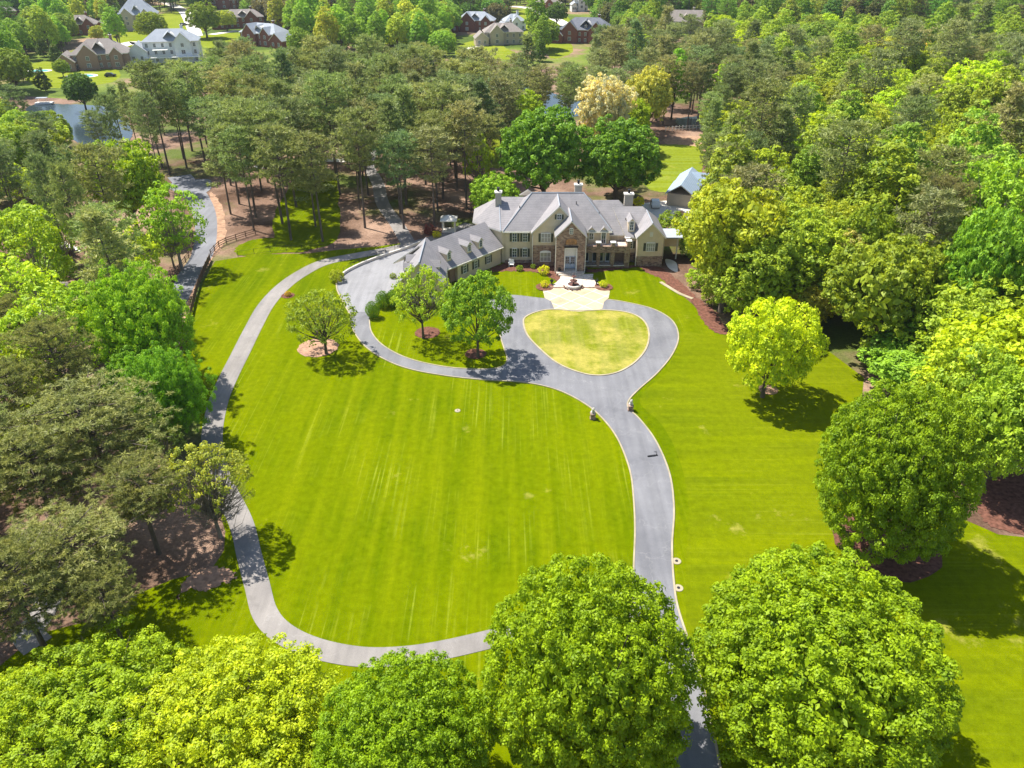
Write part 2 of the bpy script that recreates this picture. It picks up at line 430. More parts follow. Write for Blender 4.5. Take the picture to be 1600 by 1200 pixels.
sheet('lawn', [(336, 408), (372, 402), (420, 397), (480, 396), (530, 390), (590, 385), (640, 378), (700, 366), (760, 350), (900, 360), (1010, 402),
               (1030, 432), (1060, 456), (1085, 478), (1100, 498), (1135, 512), (1200, 520), (1290, 545), (1350, 590), (1345, 640), (1380, 700), (1480, 800),
               (1560, 835), (1800, 860), (1900, 1300), (1900, 1500), (900, 1500), (200, 1500), (-200, 1300), (-60, 1090), (60, 990), (180, 960), (210, 930), (270, 905), (330, 890), (350, 860),
               (352, 830), (330, 760), (318, 700), (305, 620), (284, 560), (300, 480), (318, 440)], 0.0, M['lawn'], smooth=False, wobble=0.0)
sheet('lawn_right', [(1060, 520), (1110, 525), (1200, 530), (1290, 553), (1345, 600), (1335, 640), (1370, 700), (1470, 800),
                     (1560, 838), (1800, 870), (1900, 1300), (1900, 1480), (1180, 1480), (1110, 1180), (1075, 1000), (1072, 880), (1076, 790), (1062, 720), (1035, 665), (1000, 630), (1012, 606), (1045, 575)], 0.02, M['lawn_x'])
# woodland beds beside the lawn
sheet('mulch_bed', [(1540, 755), (1600, 740), (1680, 780), (1660, 830), (1600, 835), (1545, 820), (1528, 790)], 0.04, M['mulch'])
sheet('mulch_bed', [(1000, 408), (1028, 416), (1062, 440), (1090, 466), (1118, 486), (1128, 505), (1146, 522), (1120, 520), (1098, 503), (1080, 470), (1058, 458), (1032, 436), (1004, 421)], 0.045, M['mulch'])
sheet('pine_straw_bed', [(277, 935), (292, 902), (330, 885), (362, 893), (366, 905), (340, 915), (318, 924), (296, 921)], 0.05, M['mulch_tan'])
ribbon('stone_edging', [(1032, 441), (1045, 449), (1062, 459), (1082, 467)], 0.7, 0.04, 0.09, M['kerb'])

DRV = [(1058, 1320), (1056, 1200), (1050, 1110), (1010, 1040), (990, 960), (990, 890), (992, 830), (990, 780), (984, 735), (966, 688), (943, 656), (915, 632), (872, 610), (820, 598), (745, 593), (680, 585), (630, 574),
       (592, 557), (566, 537), (550, 512), (547, 492), (535, 470), (526, 450), (530, 434), (550, 420), (590, 404), (625, 392), (640, 384), (660, 390), (668, 405), (650, 430), (620, 447), (598, 465), (580, 482), (577, 500), (581, 520),
       (600, 541), (640, 561), (700, 574), (760, 577), (786, 572), (792, 560), (786, 540), (778, 515), (768, 495), (760, 478), (772, 466), (800, 461), (848, 466), (905, 470),
       (948, 468), (975, 472), (1020, 483), (1050, 501), (1060, 526), (1051, 553), (1028, 582), (1000, 607), (983, 625), (982, 638), (1000, 656), (1025, 690), (1046, 740), (1053, 795), (1050, 850), (1052, 900), (1058, 945), (1075, 1000), (1100, 1080), (1125, 1200), (1140, 1320)]
sheet('driveway', DRV, 0.05, M['asphalt'])
def sub(a, b_): return DRV[a:b_]
i_l = DRV.index((990, 960)); i_c = DRV.index((547, 492)); i_s = DRV.index((577, 500)); i_e = DRV.index((778, 515)); i_r = DRV.index((948, 468)); i_re = DRV.index((1075, 1000))
ribbon('kerb', DRV[0:i_c + 1], 0.17, 0.0, 0.11, M['kerb'])
ribbon('kerb', DRV[i_c:i_c + 8], 0.22, 0.0, 0.10, M['kerb'])
ribbon('kerb', DRV[i_s:i_e + 1], 0.17, 0.0, 0.11, M['kerb'])
ribbon('kerb', DRV[i_r:], 0.19, 0.0, 0.11, M['kerb'])
sheet('motor_court', [(546, 488), (577, 488), (582, 480), (600, 464), (622, 446), (650, 428), (665, 404), (658, 391), (640, 386), (625, 394), (590, 406), (552, 421), (532, 435), (528, 450), (537, 470)], 0.058, M['concrete'], smooth=False)
LOOP = [(818, 506), (821, 496), (838, 488), (862, 484), (905, 486), (950, 485), (985, 490), (1006, 502), (1014, 522), (1009, 546), (990, 568), (962, 583), (930, 587), (898, 580), (868, 566), (842, 544), (824, 524)]
sheet('lawn_island', LOOP, 0.07, M['lawn_dry'])
ribbon('kerb', LOOP, 0.26, 0.05, 0.14, M['kerb'], closed=True)
sheet('paved_court', [(848, 453), (851, 466), (861, 471), (866, 483), (880, 485.5), (905, 487.5), (928, 485.5), (941, 483), (944, 472), (951, 466), (953, 455), (940, 450.5), (862, 450.5)], 0.078, M['court'], smooth=False)
sheet('entrance_patio', [(876, 429), (927, 429), (926, 436), (934, 443), (948, 449.5), (856, 449.5), (868, 443), (875, 436)], 0.13, M['patio'], smooth=False)
ribbon('patio_step', [(856, 450), (885, 450)], 0.35, 0.05, 0.2, M['stone'], smooth=False)
ribbon('patio_step', [(908, 450), (948, 450)], 0.35, 0.05, 0.2, M['stone'], smooth=False)
# pale drive round the left and bottom of the lawn
ribbon('path', [(735, 350), (700, 366), (655, 379), (605, 391), (560, 399), (507, 410), (470, 428), (440, 450), (415, 478), (396, 512), (376, 552), (356, 592), (340, 632), (331, 690),
                (345, 750), (376, 815), (390, 870), (402, 915), (414, 958), (440, 988), (490, 1012), (560, 1026), (630, 1025), (700, 1014), (790, 993), (900, 968), (1000, 950)],
       [3.0, 3.0, 3.0, 2.9, 2.7, 2.5, 2.3, 2.2, 2.2], 0.0, 0.04, M['path'])
ribbon('path', [(60, 1010), (44, 990), (62, 965), (80, 930)], 2.6, 0.0, 0.04, M['path'])
# woodland roads
ribbon('road', [(280, 275), (302, 300), (318, 330), (322, 362), (316, 398), (298, 425), (283, 455), (262, 500), (240, 560), (215, 640)], [6, 5.4, 4.6, 4.2, 4.0, 3.8, 3.6], 0.0, 0.04, M['road'])
sheet('road_pad', [(262, 292), (275, 285), (325, 280), (330, 294), (312, 305), (290, 306)], 0.045, M['road'])
ribbon('path', [(640, 384), (620, 350), (598, 318), (590, 285), (575, 255), (590, 230)], 3.2, 0.0, 0.03, M['path'])
ribbon('path', [(400, 262), (440, 255), (500, 250), (560, 252)], 3.5, 0.0, 0.03, M['paleconc'])
sheet('clay_verge', [(330, 300), (350, 330), (352, 370), (345, 390), (330, 408), (310, 440), (296, 480), (282, 540), (268, 545), (284, 470), (305, 428), (326, 395), (331, 360), (326, 330)], 0.03, M['dirt'])
sheet('lawn_patch', [(366, 392), (385, 378), (420, 372), (470, 372), (480, 392), (430, 396), (385, 401)], 0.05, M['lawn'])
sheet('lawn_patch', [(0, 470), (30, 450), (58, 440), (66, 462), (45, 478), (0, 500)], 0.03, M['lawn_far'])
sheet('lawn_patch', [(0, 640), (60, 625), (110, 640), (100, 700), (0, 720)], 0.03, M['lawn'])
sheet('lawn_patch', [(1015, 232), (1050, 226), (1095, 232), (1098, 262), (1080, 292), (1030, 300), (1005, 282)], 0.03, M['lawn_far'])
sheet('clay_patch', [(1040, 216), (1100, 213), (1145, 222), (1110, 236), (1080, 232), (1045, 226)], 0.02, M['dirt'])
sheet('patio', [(985, 330), (1005, 318), (1060, 314), (1085, 330), (1070, 345), (1030, 345), (1000, 342)], 0.03, M['paleconc'])
sheet('patio', [(1040, 405), (1056, 410), (1058, 425), (1044, 418)], 0.03, M['paleconc'])
sheet('lawn_patch', [(430, 330), (470, 280), (520, 270), (530, 330), (520, 380), (440, 385)], 0.02, M['lawn'])
sheet('lawn_patch', [(770, 215), (800, 195), (830, 200), (800, 250), (770, 260)], 0.02, M['lawn_far'])
# lawn mulch rings and covers
def disc(name, px, py, r, z, m, sy=1.0, kd='structure'):
    c = G(px, py); bb = MB(); n = 28; rr = random.Random(int(px))
    bb.add([(c.x + r * (1 + rr.uniform(-.05, .05)) * math.cos(6.2832 * j / n), c.y + sy * r * (1 + rr.uniform(-.05, .05)) * math.sin(6.2832 * j / n), z) for j in range(n)], [tuple(range(n))])
    return kind(bb.obj(name, m), kd)
disc('mulch_ring', 497, 543, 3.2, 0.055, M['mulch_tan']); disc('mulch_ring', 668, 520, 2.1, 0.055, M['mulch']); disc('mulch_ring', 743, 553, 1.7, 0.055, M['mulch'])
disc('mulch_ring', 1200, 609, 1.4, 0.055, M['mulch_tan']); disc('mulch_ring', 1385, 850, 5.5, 0.055, M['mulch']); disc('mulch_ring', 851, 449, 1.7, 0.14, M['mulch'])
disc('mulch_ring', 943, 449, 1.7, 0.14, M['mulch']); disc('mulch_ring', 450, 462, 1.2, 0.055, M['mulch'])
sheet('mulch_bed', [(762, 424), (790, 411), (830, 410), (868, 416), (876, 430), (872, 440), (850, 428), (820, 424), (790, 424)], 0.04, M['mulch'])
sheet('mulch_bed', [(915, 422), (985, 415), (1000, 410), (1000, 416), (960, 422), (924, 426)], 0.04, M['mulch'])

# water
sheet('pond', [(40, 172), (62, 162), (100, 163), (150, 165), (180, 172), (200, 190), (205, 215), (180, 232), (140, 232), (110, 215), (75, 195)], 0.06, M['water'])
sheet('pond', [(765, 122), (800, 118), (850, 140), (880, 150), (925, 156), (925, 176), (870, 184), (830, 178), (800, 160), (775, 142)], 0.06, M['water'])
sheet('pond', [(1060, 185), (1120, 182), (1140, 195), (1070, 200)], 0.06, M['water'])
# neighbourhood across the pond
sheet('neighbour_lawn', [(-600, 60), (-200, 150), (30, 150), (160, 158), (260, 145), (400, 112), (480, 100), (700, 98), (760, 92), (830, 104), (960, 100), (1100, 70), (1100, 25), (800, -10), (300, -10), (-500, -10)], 0.01, M['suburb'])
for pts in ([(170, 50), (220, 40), (260, 55), (240, 75), (180, 70)], [(255, 22), (300, 18), (320, 40), (300, 62), (258, 48)], [(310, 58), (370, 52), (385, 68), (330, 78)],
            [(320, 78), (360, 76), (400, 95), (350, 100)], [(50, 100), (110, 95), (180, 108), (175, 128), (90, 138), (40, 125)], [(720, 70), (760, 62), (800, 80), (820, 92), (720, 90)],
            [(800, 20), (850, 15), (890, 30), (880, 60), (830, 70), (805, 50)], [(845, 55), (880, 60), (895, 80), (860, 90)], [(260, 130), (300, 120), (330, 135), (280, 150)]):
    sheet('neighbour_lawn', pts, 0.03, M['lawn_far'])
for pts, ww in (([(250, 0), (285, 16), (300, 40), (306, 56)], 8), ([(170, 78), (215, 66), (232, 92)], 9), ([(800, 10), (830, 14), (880, 36), (885, 50)], 8),
                ([(0, 25), (60, 20), (120, 14)], 8), ([(725, 78), (750, 72), (770, 66)], 5), ([(370, 48), (330, 54)], 6)):
    ribbon('road', pts, ww, 0.0, 0.06, M['paleconc'])

# ------------------------------------------------------------------ building helpers
def window(parent, x, y, z, w_, h, rz=0.0, shut=True, cols=2, rows=3, arch=False, name='window', glass='glass', label=None, origin=None, shw=0.42):
    """x, z centre of the window on the wall; faces local -y.  origin: local frame of a turned wall"""
    o, r = (origin if origin else ((0, 0, 0), 0.0))
    t = 0.09
    f = MB(o, r + 0.0)
    f.box(x - w_/2 - t, x - w_/2, y - .10, y, z - h/2 - t, z + h/2 + t)
    f.box(x + w_/2, x + w_/2 + t, y - .10, y, z - h/2 - t, z + h/2 + t)
    f.box(x - w_/2, x + w_/2, y - .10, y, z - h/2 - t, z - h/2)
    f.box(x - w_/2 - t * .5, x + w_/2 + t * .5, y - .16, y, z + h/2, z + h/2 + t + .06)
    if arch:
        pts = [(x + (w_/2 + t) * math.cos(a), z + h/2 + .35 * w_/2 * math.sin(a) + .1) for a in np.linspace(0, math.pi, 12)]
        f.prism(list(pts), y - .10, y)
    for i in range(1, cols): xx = x - w_/2 + w_ * i / cols; f.box(xx - .03, xx + .03, y - .085, y, z - h/2, z + h/2)
    for i in range(1, rows): zz = z - h/2 + h * i / rows; f.box(x - w_/2, x + w_/2, y - .082, y, zz - .03, zz + .03)
    fo = f.obj(name, 'white', parent)
    if label: fo['label'] = label
    g = MB(o, r); g.box(x - w_/2, x + w_/2, y - .05, y - .005, z - h/2, z + h/2); g.obj('pane', glass, fo)
    if shut:
        for sg in (-1, 1):
            s_ = MB(o, r); cx = x + sg * (w_/2 + t + shw/2 + .03)
            s_.box(cx - shw/2, cx + shw/2, y - .07, y, z - h/2, z + h/2)
            s_.box(cx - shw/2 + .06, cx + shw/2 - .06, y - .09, y - .06, z - h/2 + .08, z - .04)
            s_.box(cx - shw/2 + .06, cx + shw/2 - .06, y - .09, y - .06, z + .04, z + h/2 - .08)
            s_.obj('shutter', 'shutter', fo)
    return fo

def gable_roof(mb, xm, hw, y0, y1, ze, zr, oh=0.35, t=0.28):
    """two slopes, ridge along y"""
    sl = (zr - ze) / hw; e = ze - sl * oh
    mb.slab([(xm - hw - oh, y0, e), (xm, y0, zr), (xm, y1, zr), (xm - hw - oh, y1, e)][::-1], t)
    mb.slab([(xm + hw + oh, y0, e), (xm + hw + oh, y1, e), (xm, y1, zr), (xm, y0, zr)], t)

def hip_roof(mb, x0, x1, y0, y1, ze, rx0, rx1, ry, zr, t=0.28):
    a, b_, c, d = (x0, y0, ze), (x1, y0, ze), (x1, y1, ze), (x0, y1, ze)
    p, q = (rx0, ry, zr), (rx1, ry, zr)
    mb.slab([a, b_, q, p], t); mb.slab([b_, c, q], t); mb.slab([c, d, p, q], t); mb.slab([d, a, p], t)

def dormer(parent, x, y, z, w_, h, depth, origin=None, wall='siding', roof='roof', door=False, pitch=1.0):
    """x, y, z: sill centre of the dormer's front, faces local -y"""
    o, r = (origin if origin else ((0, 0, 0), 0.0))
    zr = z + h + w_/2 * pitch
    d = MB(o, r); d.prism([(x - w_/2, z - .6), (x + w_/2, z - .6), (x + w_/2, z + h), (x, zr), (x - w_/2, z + h)], y, y + depth)
    do = d.obj('dormer', wall, parent)
    f = MB(o, r)
    gable_roof(f, x, w_/2, y - .22, y + depth + .3, z + h + .03, zr + .03, .16, .12)
    f.obj('dormer_roof', [roof, 'trim'], do)
    g = MB(o, r); ww, hh = w_ * .56, h * .95
    g.box(x - ww/2 - .12, x + ww/2 + .12, y - .09, y, z - .05, z + hh + .15)
    g.obj('window_frame', 'white', do)
    g = MB(o, r)
    for i in (0, 1):
        for k in (0, 1, 2):
            cx = x - ww/4 + i * ww/2; cz = z + hh * (k + .5) / 3 + .05
            g.box(cx - ww/4 + .035, cx + ww/4 - .035, y - .11, y - .05, cz - hh/6 + .03, cz + hh/6 - .03)
    g.obj('pane', 'glass', do)
    return do

def chimney(parent, x, y, z0, z1, w_=1.1, d_=1.1, m='chimney', origin=None):
    o, r = (origin if origin else ((0, 0, 0), 0.0))
    c = MB(o, r); c.box(x - w_/2, x + w_/2, y - d_/2, y + d_/2, z0, z1); co = c.obj('chimney', m, parent)
    c = MB(o, r); c.box(x - w_/2 - .15, x + w_/2 + .15, y - d_/2 - .15, y + d_/2 + .15, z1 - .02, z1 + .22); c.obj('chimney_cap', 'trim', co)
    c = MB(o, r); c.lathe([(.22, 0), (.26, .25), (.22, .6), (.34, .75), (.34, .8)], (x, y, z1 + .2), 10); c.obj('flue', 'iron', co)
    return co

def wallprism(parent, poly, y0, y1, m, name='wall', origin=None):
    o, r = (origin if origin else ((0, 0, 0), 0.0))
    w_ = MB(o, r); w_.prism(poly, y0, y1); return w_.obj(name, m, parent)

def wallbox(parent, x0, x1, y0, y1, z0, z1, m, name='wall', origin=None):
    o, r = (origin if origin else ((0, 0, 0), 0.0))
    w_ = MB(o, r); w_.box(x0, x1, y0, y1, z0, z1); return w_.obj(name, m, parent)

# ------------------------------------------------------------------ the mansion
H_ = thing('mansion', 'large beige and stone mansion with grey hipped roofs at the head of the drive', 'house', (9, 148, 0))
# main block
wallbox(H_, -1.3, 19.0, 143.2, 155.0, 0, 6.6, 'siding')
r = MB(); hip_roof(r, -1.75, 19.4, 142.75, 155.4, 6.75, 3.9, 14.1, 149.1, 12.4); r.obj('main_roof', ['roof', 'trim'], H_)
for a, c_ in ((-1.85, 3.4), (14.4, 19.45)): r = MB(); r.box(a, c_, 142.58, 142.74, 6.42, 6.62); r.obj('gutter', 'trim', H_)
for x in (.5, 2.55):
    window(H_, x, 143.2, 5.35, .8, 1.7); window(H_, x, 143.2, 2.2, .8, 1.7)
wallbox(H_, -1.36, 4.1, 143.1, 143.19, 0, .7, 'stone', 'plinth')
# left hipped wing behind the garages
w_ = MB(); pts = [(-7.4, 148.4), (-2.0, 143.5), (0.5, 143.5), (3.0, 150), (3.0, 156), (-7.4, 156)]
w_.add([(x, y, 0) for x, y in pts] + [(x, y, 6.5) for x, y in pts], [(0, 1, 7, 6), (1, 2, 8, 7), (2, 3, 9, 8), (3, 4, 10, 9), (4, 5, 11, 10), (5, 0, 6, 11)]); w_.obj('wall', 'siding', H_)
r = MB(); R1, R2 = (-2.6, 150.9, 11.0), (4.5, 150.9, 11.0)
r.slab([(-2.2, 143.05, 6.7), (-1.0, 143.05, 6.7), R2, R1], .28); r.slab([(-7.9, 148.4, 6.7), (-2.2, 143.05, 6.7), R1], .28)
r.slab([(-7.9, 156.4, 6.7), (-7.9, 148.4, 6.7), R1], .28); r.slab([(3, 156.4, 6.7), (-7.9, 156.4, 6.7), R1, R2], .28)
r.obj('wing_roof', ['roof', 'trim'], H_)
chimney(H_, -2.7, 149.6, 8, 12.3, 1.2, 1.2)
chimney(H_, 13.2, 151.2, 9, 13.3, 1.4, 1.1)
chimney(H_, 23.6, 152.6, 7, 11.0, 1.7, 1.2)
r = MB(); r.slab([(1.5, 154, 10.5), (3.2, 152, 12.2), (4.9, 154, 10.5)], .2); r.obj('rear_gable', ['roof', 'trim'], H_)
# centre beige gable
wallprism(H_, [(4.1, 4.2), (14.0, 4.2), (14.0, 7.0), (9.0, 11.9), (4.1, 7.1)], 141.9, 143.6, 'siding', 'gable_wall')
wallbox(H_, 4.05, 9.0, 141.84, 143.3, 0, 4.2, 'stone', 'stone_wall')
r = MB(); gable_roof(r, 9.0, 5.0, 141.45, 149.3, 7.15, 12.15, .35, .32); r.obj('gable_roof', ['roof', 'trim'], H_)
window(H_, 9.0, 141.9, 9.9, .75, .95, cols=2, rows=2, shw=.34)
window(H_, 6.55, 141.9, 5.75, 1.75, 1.7, cols=3, rows=2, glass='glass_p')
window(H_, 6.55, 141.84, 1.85, 1.95, 1.75, cols=3, rows=2, arch=True, shut=False, glass='glass_p', label='arched white window in the stone wall')
# stone portico with its tall entrance
X0, X1 = 8.4, 13.85
wallprism(H_, [(X0, 0), (10.0, 0), (10.0, 5.15), (12.4, 5.15), (12.4, 0), (X1, 0), (X1, 7.6), (11.12, 10.3), (X0, 7.6)], 138.0, 139.3, 'stone', 'portico')
wallbox(H_, X0 + .02, 9.9, 139.3, 142, 0, 7.5, 'stone', 'portico_side'); wallbox(H_, 12.5, X1 - .02, 139.3, 143.2, 0, 7.5, 'stone', 'portico_side')
r = MB(); gable_roof(r, 11.12, 2.72, 137.65, 146.2, 7.72, 10.5, .32, .26); r.obj('portico_roof', ['roof', 'trim'], H_)
window(H_, 11.12, 138.0, 8.45, .5, .95, shut=False, cols=2, rows=3)
d = MB(); d.box(10.1, 12.3, 139.32, 139.46, .5, 5.15); d.box(10.0, 10.14, 137.9, 139.3, .45, 5.2); d.box(12.26, 12.4, 137.9, 139.3, .45, 5.2); d.box(10.0, 12.4, 137.9, 138.0, 5.05, 5.25)
dd = d.obj('entrance_surround', 'white', H_)
for sg in (-1, 1):
    e = MB(); cx = 11.2 + sg * .52; e.box(cx - .5, cx + .5, 139.24, 139.32, .5, 3.0); eo = e.obj('door', 'door', H_)
    e = MB()
    for i in (0, 1):
        for k in (0, 1, 2): e.box(cx - .36 + i * .37, cx - .03 + i * .37, 139.2, 139.26, 1.5 + k * .46, 1.9 + k * .46)
    e.obj('pane', 'glass', eo)
    e = MB(); e.tube([(cx - sg * .4, 139.16, 1.35), (cx - sg * .4, 139.16, 1.75)], [.03, .03], 6); e.obj('handle', 'iron', eo)
tr = MB(); n = 14
for i in range(n):       # arched transom over the door, its orange reflection built as coloured bars
    a = math.pi * (i + .5) / n; rr = .45 + .1 * (i % 2)
    tr.box(11.2 + 1.0 * math.cos(a) - .06, 11.2 + 1.0 * math.cos(a) + .06, 137.86, 138.0, 6.0 - .1, 6.0 + rr + .55 * math.sin(a))
tr.obj('transom_fan', 'wood_reflection', H_)
d = MB(); d.box(9.9, 12.5, 137.6, 138.02, 5.3, 5.48); d.obj('door_hood', 'iron', H_)
d = MB(); d.box(8.5, 13.8, 136.9, 139.2, 0, .46); d.box(8.9, 13.5, 136.4, 136.9, 0, .32); d.box(9.3, 13.1, 135.95, 136.4, 0, .18); d.obj('front_steps', 'patio', H_)
for x in (8.3, 13.98):
    d = MB(); d.tube([(x, 137.9, 7.3), (x, 137.9, .1)], [.07, .07], 6); d.obj('downspout', 'trim', H_)
d = MB(); d.tube([(4.0, 141.7, 6.9), (4.0, 141.7, .1)], [.07, .07], 6); d.obj('downspout', 'trim', H_)
# arcaded porch with the terrace on top
P0, P1 = 13.95, 22.9
wallprism(H_, [(P0, 0), (P1, 0), (P1, 4.35), (P0, 4.35), (P0, 3.1), (14.5, 3.1), (14.5, .5), (P0, .5)], 140.9, 141.4, 'stone', 'porch_front') if False else None
holes = [(14.35, 16.45), (17.15, 19.15), (19.95, 21.85)]
pf = MB(); xs = [P0] + [v for h in holes for v in h] + [P1]
for i in range(0, len(xs), 2): pf.box(xs[i], xs[i + 1], 140.9, 141.4, .45, 3.05)
pf.box(P0, P1, 140.9, 141.4, 0, .45); pf.box(P0, P1, 140.9, 141.4, 3.05, 4.35)
pf.obj('porch_front', 'stone', H_)
for a, b_ in holes:
    s_ = MB(); s_.box(a - .1, b_ + .1, 140.72, 140.9, .40, .52); s_.obj('porch_sill', 'trim', H_)
wallbox(H_, P1 - .5, P1, 141.4, 146.8, 0, 4.35, 'stone', 'porch_side')
d = MB(); d.box(P0, P1 - .5, 141.4, 146.8, 3.75, 4.0); d.obj('terrace_floor', 'patio', H_)
d = MB(); d.box(P0, P1 - .5, 141.4, 143.2, 0, .3); d.obj('porch_floor', 'patio', H_)
for x in (14.75, 16.3, 17.6, 18.9):
    e = MB(); e.box(x - .45, x + .45, 143.05, 143.15, .3, 2.7); eo = e.obj('french_door', 'white', H_)
    e = MB(); e.box(x - .33, x + .33, 143.0, 143.06, .6, 2.55); e.obj('pane', 'glass', eo)
wallbox(H_, 19.0, 22.4, 143.3, 143.45, 0, 3.75, 'brick_t', 'porch_wall')
for x, y, h in ((16.7, 141.15, 5.05), (19.55, 141.15, 5.05), (22.6, 141.2, 5.35), (22.6, 143.6, 5.1), (22.6, 146.0, 5.1)):
    d = MB(); d.box(x - .36, x + .36, y - .36, y + .36, 4.3, h); do = d.obj('parapet_pier', 'stone', H_)
    d = MB(); d.box(x - .5, x + .5, y - .5, y + .5, h, h + .14); d.obj('pier_cap', 'white', do)
for x in (15.6, 18.0): # urns on the terrace
    pass
# wall dormers over the terrace
for x, dr in ((15.45, False), (17.85, True)):
    do = dormer(H_, x, 142.95, 5.0 if not dr else 4.2, 1.35, 1.9 if not dr else 2.7, 3.2)
# right hand link and its roofs
wallbox(H_, 19.0, 26.0, 145.2, 155, 0, 5.3, 'siding'); wallbox(H_, 22.9, 24.6, 143.9, 145.2, 1.9, 5.2, 'siding'); wallbox(H_, 22.9, 24.6, 143.85, 145.2, 0, 1.9, 'stone', 'stone_wall')
r = MB(); hip_roof(r, 14, 25.8, 144.6, 156, 5.35, 16.4, 21.4, 150.9, 10.35); r.obj('link_roof', ['roof', 'trim'], H_)
r = MB(); hip_roof(r, 22.3, 30.3, 143.5, 155.5, 5.2, 20.0, 26.1, 149.7, 9.45); r.obj('wing_roof', ['roof', 'trim'], H_)
window(H_, 23.35, 143.9, 3.6, .75, 1.5)
dormer(H_, 23.4, 144.6, 6.3, 1.25, 1.75, 3.5)
for x, y, z in ((1.5, 146.6, 10.1), (17.0, 145.6, 9.2), (12.6, 147.2, 10.8), (22.5, 147.0, 7.5)):
    b = MB(); b.tube([(x, y, z - .4), (x, y, z + .45)], [.08, .08], 7); b.obj('roof_vent', 'iron', H_)
def ridge(pts):
    b = MB(); b.tube(pts, [.11] * len(pts), 6); b.obj('ridge_cap', 'roof_pale', H_)
ridge([(3.9, 149.1, 12.42), (14.1, 149.1, 12.42)]); ridge([(-1.75, 142.75, 6.77), (3.9, 149.1, 12.42)]); ridge([(19.4, 142.75, 6.77), (14.1, 149.1, 12.42)])
ridge([(9.0, 141.45, 12.17), (9.0, 149.2, 12.17)]); ridge([(11.12, 137.65, 10.52), (11.12, 144.8, 10.52)]); ridge([(26.85, 141.15, 8.87), (26.85, 149, 8.87)])
ridge([(-16.0, 123.95, 7.87), (-16.0, 134.5, 7.87)]); ridge([(-2.2, 143.05, 6.72), (-2.6, 150.9, 11.02)])
# right gable
wallprism(H_, [(24.35, 2.1), (29.35, 2.1), (29.35, 6.15), (26.85, 8.65), (24.35, 6.15)], 141.5, 150, 'siding', 'gable_wall')
wallbox(H_, 24.3, 29.4, 141.45, 150, -.2, 2.1, 'stone', 'stone_wall')
r = MB(); gable_roof(r, 26.85, 2.55, 141.15, 149.6, 6.25, 8.85, .32, .26); r.obj('gable_roof', ['roof', 'trim'], H_)
window(H_, 26.9, 141.5, 4.0, 1.55, 1.6, cols=4, rows=2, glass='glass_p', shw=.5)
d = MB(); d.box(26.55, 27.15, 141.42, 141.5, 6.1, 7.0); d.obj('gable_vent', 'trim', H_)
d = MB(); d.tube([(24.2, 141.3, 5.8), (24.2, 141.3, .2)], [.07, .07], 6); d.obj('downspout', 'trim', H_)
# breezeway with a pale flat roof
wallbox(H_, 30.2, 33.2, 145.5, 149, 2.6, 4.6, 'siding', 'breezeway_wall')
d = MB(); d.box(29.4, 33.8, 144.3, 149.5, 4.65, 4.9); d.obj('breezeway_roof', 'roof_pale', H_)
for x in (30.2, 32.9):
    d = MB(); d.box(x - .12, x + .12, 145.3, 145.5, 0, 4.65); d.obj('breezeway_post', 'trim', H_)
# garage wing, turned towards the motor court
WO = ((-12.0, 131.6, 0), math.atan2(.747, .665))
L = 15.0
wallbox(H_, 3.0, L, .25, 9.2, 0, 3.4, 'siding', origin=WO)
wallbox(H_, -1.0, 3.0, .9, 9.2, 0, 3.4, 'brick_t', 'brick_wall', origin=WO)
r = MB(*WO); S = 4.75
r.slab([(-.4, -.15, 3.55), (L + .3, -.15, 3.55), (L + .3, S, 7.45), (-2.2, S, 7.45)], .25)
r.slab([(L + .3, 9.6, 3.55), (-4.5, 9.6, 3.55), (-2.2, S, 7.45), (L + .3, S, 7.45)], .25); r.obj('garage_roof', ['roof', 'trim'], H_)
r = MB(*WO); r.box(-.4, L + .3, -.3, -.155, 3.28, 3.46); r.obj('gutter', 'trim', H_)
for x in (4.9, 7.9, 11.4): window(H_, x, .25, 1.95, .8, 1.5, origin=WO)
for x in (1.6, 6.9, 10.0): dormer(H_, x, .9, 4.75, 1.15, 1.3, 2.6, origin=WO)
e = MB(*WO); e.box(.6, 1.6, .8, .9, 0, 2.3); e.obj('side_door', 'wood', H_)
e = MB(*WO); e.box(-.1, .2, 0, .3, 0, 3.3); e.obj('porch_post', 'trim', H_)
# end block with gable towards the lawn
wallprism(H_, [(-19.8, 0), (-12.2, 0), (-12.2, 4.0), (-16.0, 7.6), (-19.8, 4.0)], 124.3, 137, 'siding', 'gable_wall')
r = MB(); gable_roof(r, -16.0, 3.85, 123.95, 136.5, 4.15, 7.85, .35, .26); r.obj('gable_roof', ['roof', 'trim'], H_)
window(H_, -16.0, 124.3, 5.3, .8, 1.1, shut=False); window(H_, -17.8, 124.3, 1.9, .9, 1.5); window(H_, -14.2, 124.3, 1.9, .9, 1.5)
for yy in (127.2, 131.2):
    dormer(H_, -yy, -19.0, 4.2, 1.7, 1.5, 2.6, origin=((0, 0, 0), -math.pi / 2), wall='brick_t')
dormer(H_, 128.6, 13.0, 4.2, 1.7, 1.5, 2.4, origin=((0, 0, 0), math.pi / 2))
for yy in (127.2, 131.2):
    g = MB((0, 0, 0), -math.pi / 2); g.box(-yy - 1.3, -yy + 1.3, -19.86, -19.8, 0.05, 2.5); g.obj('garage_door', 'trim', H_)

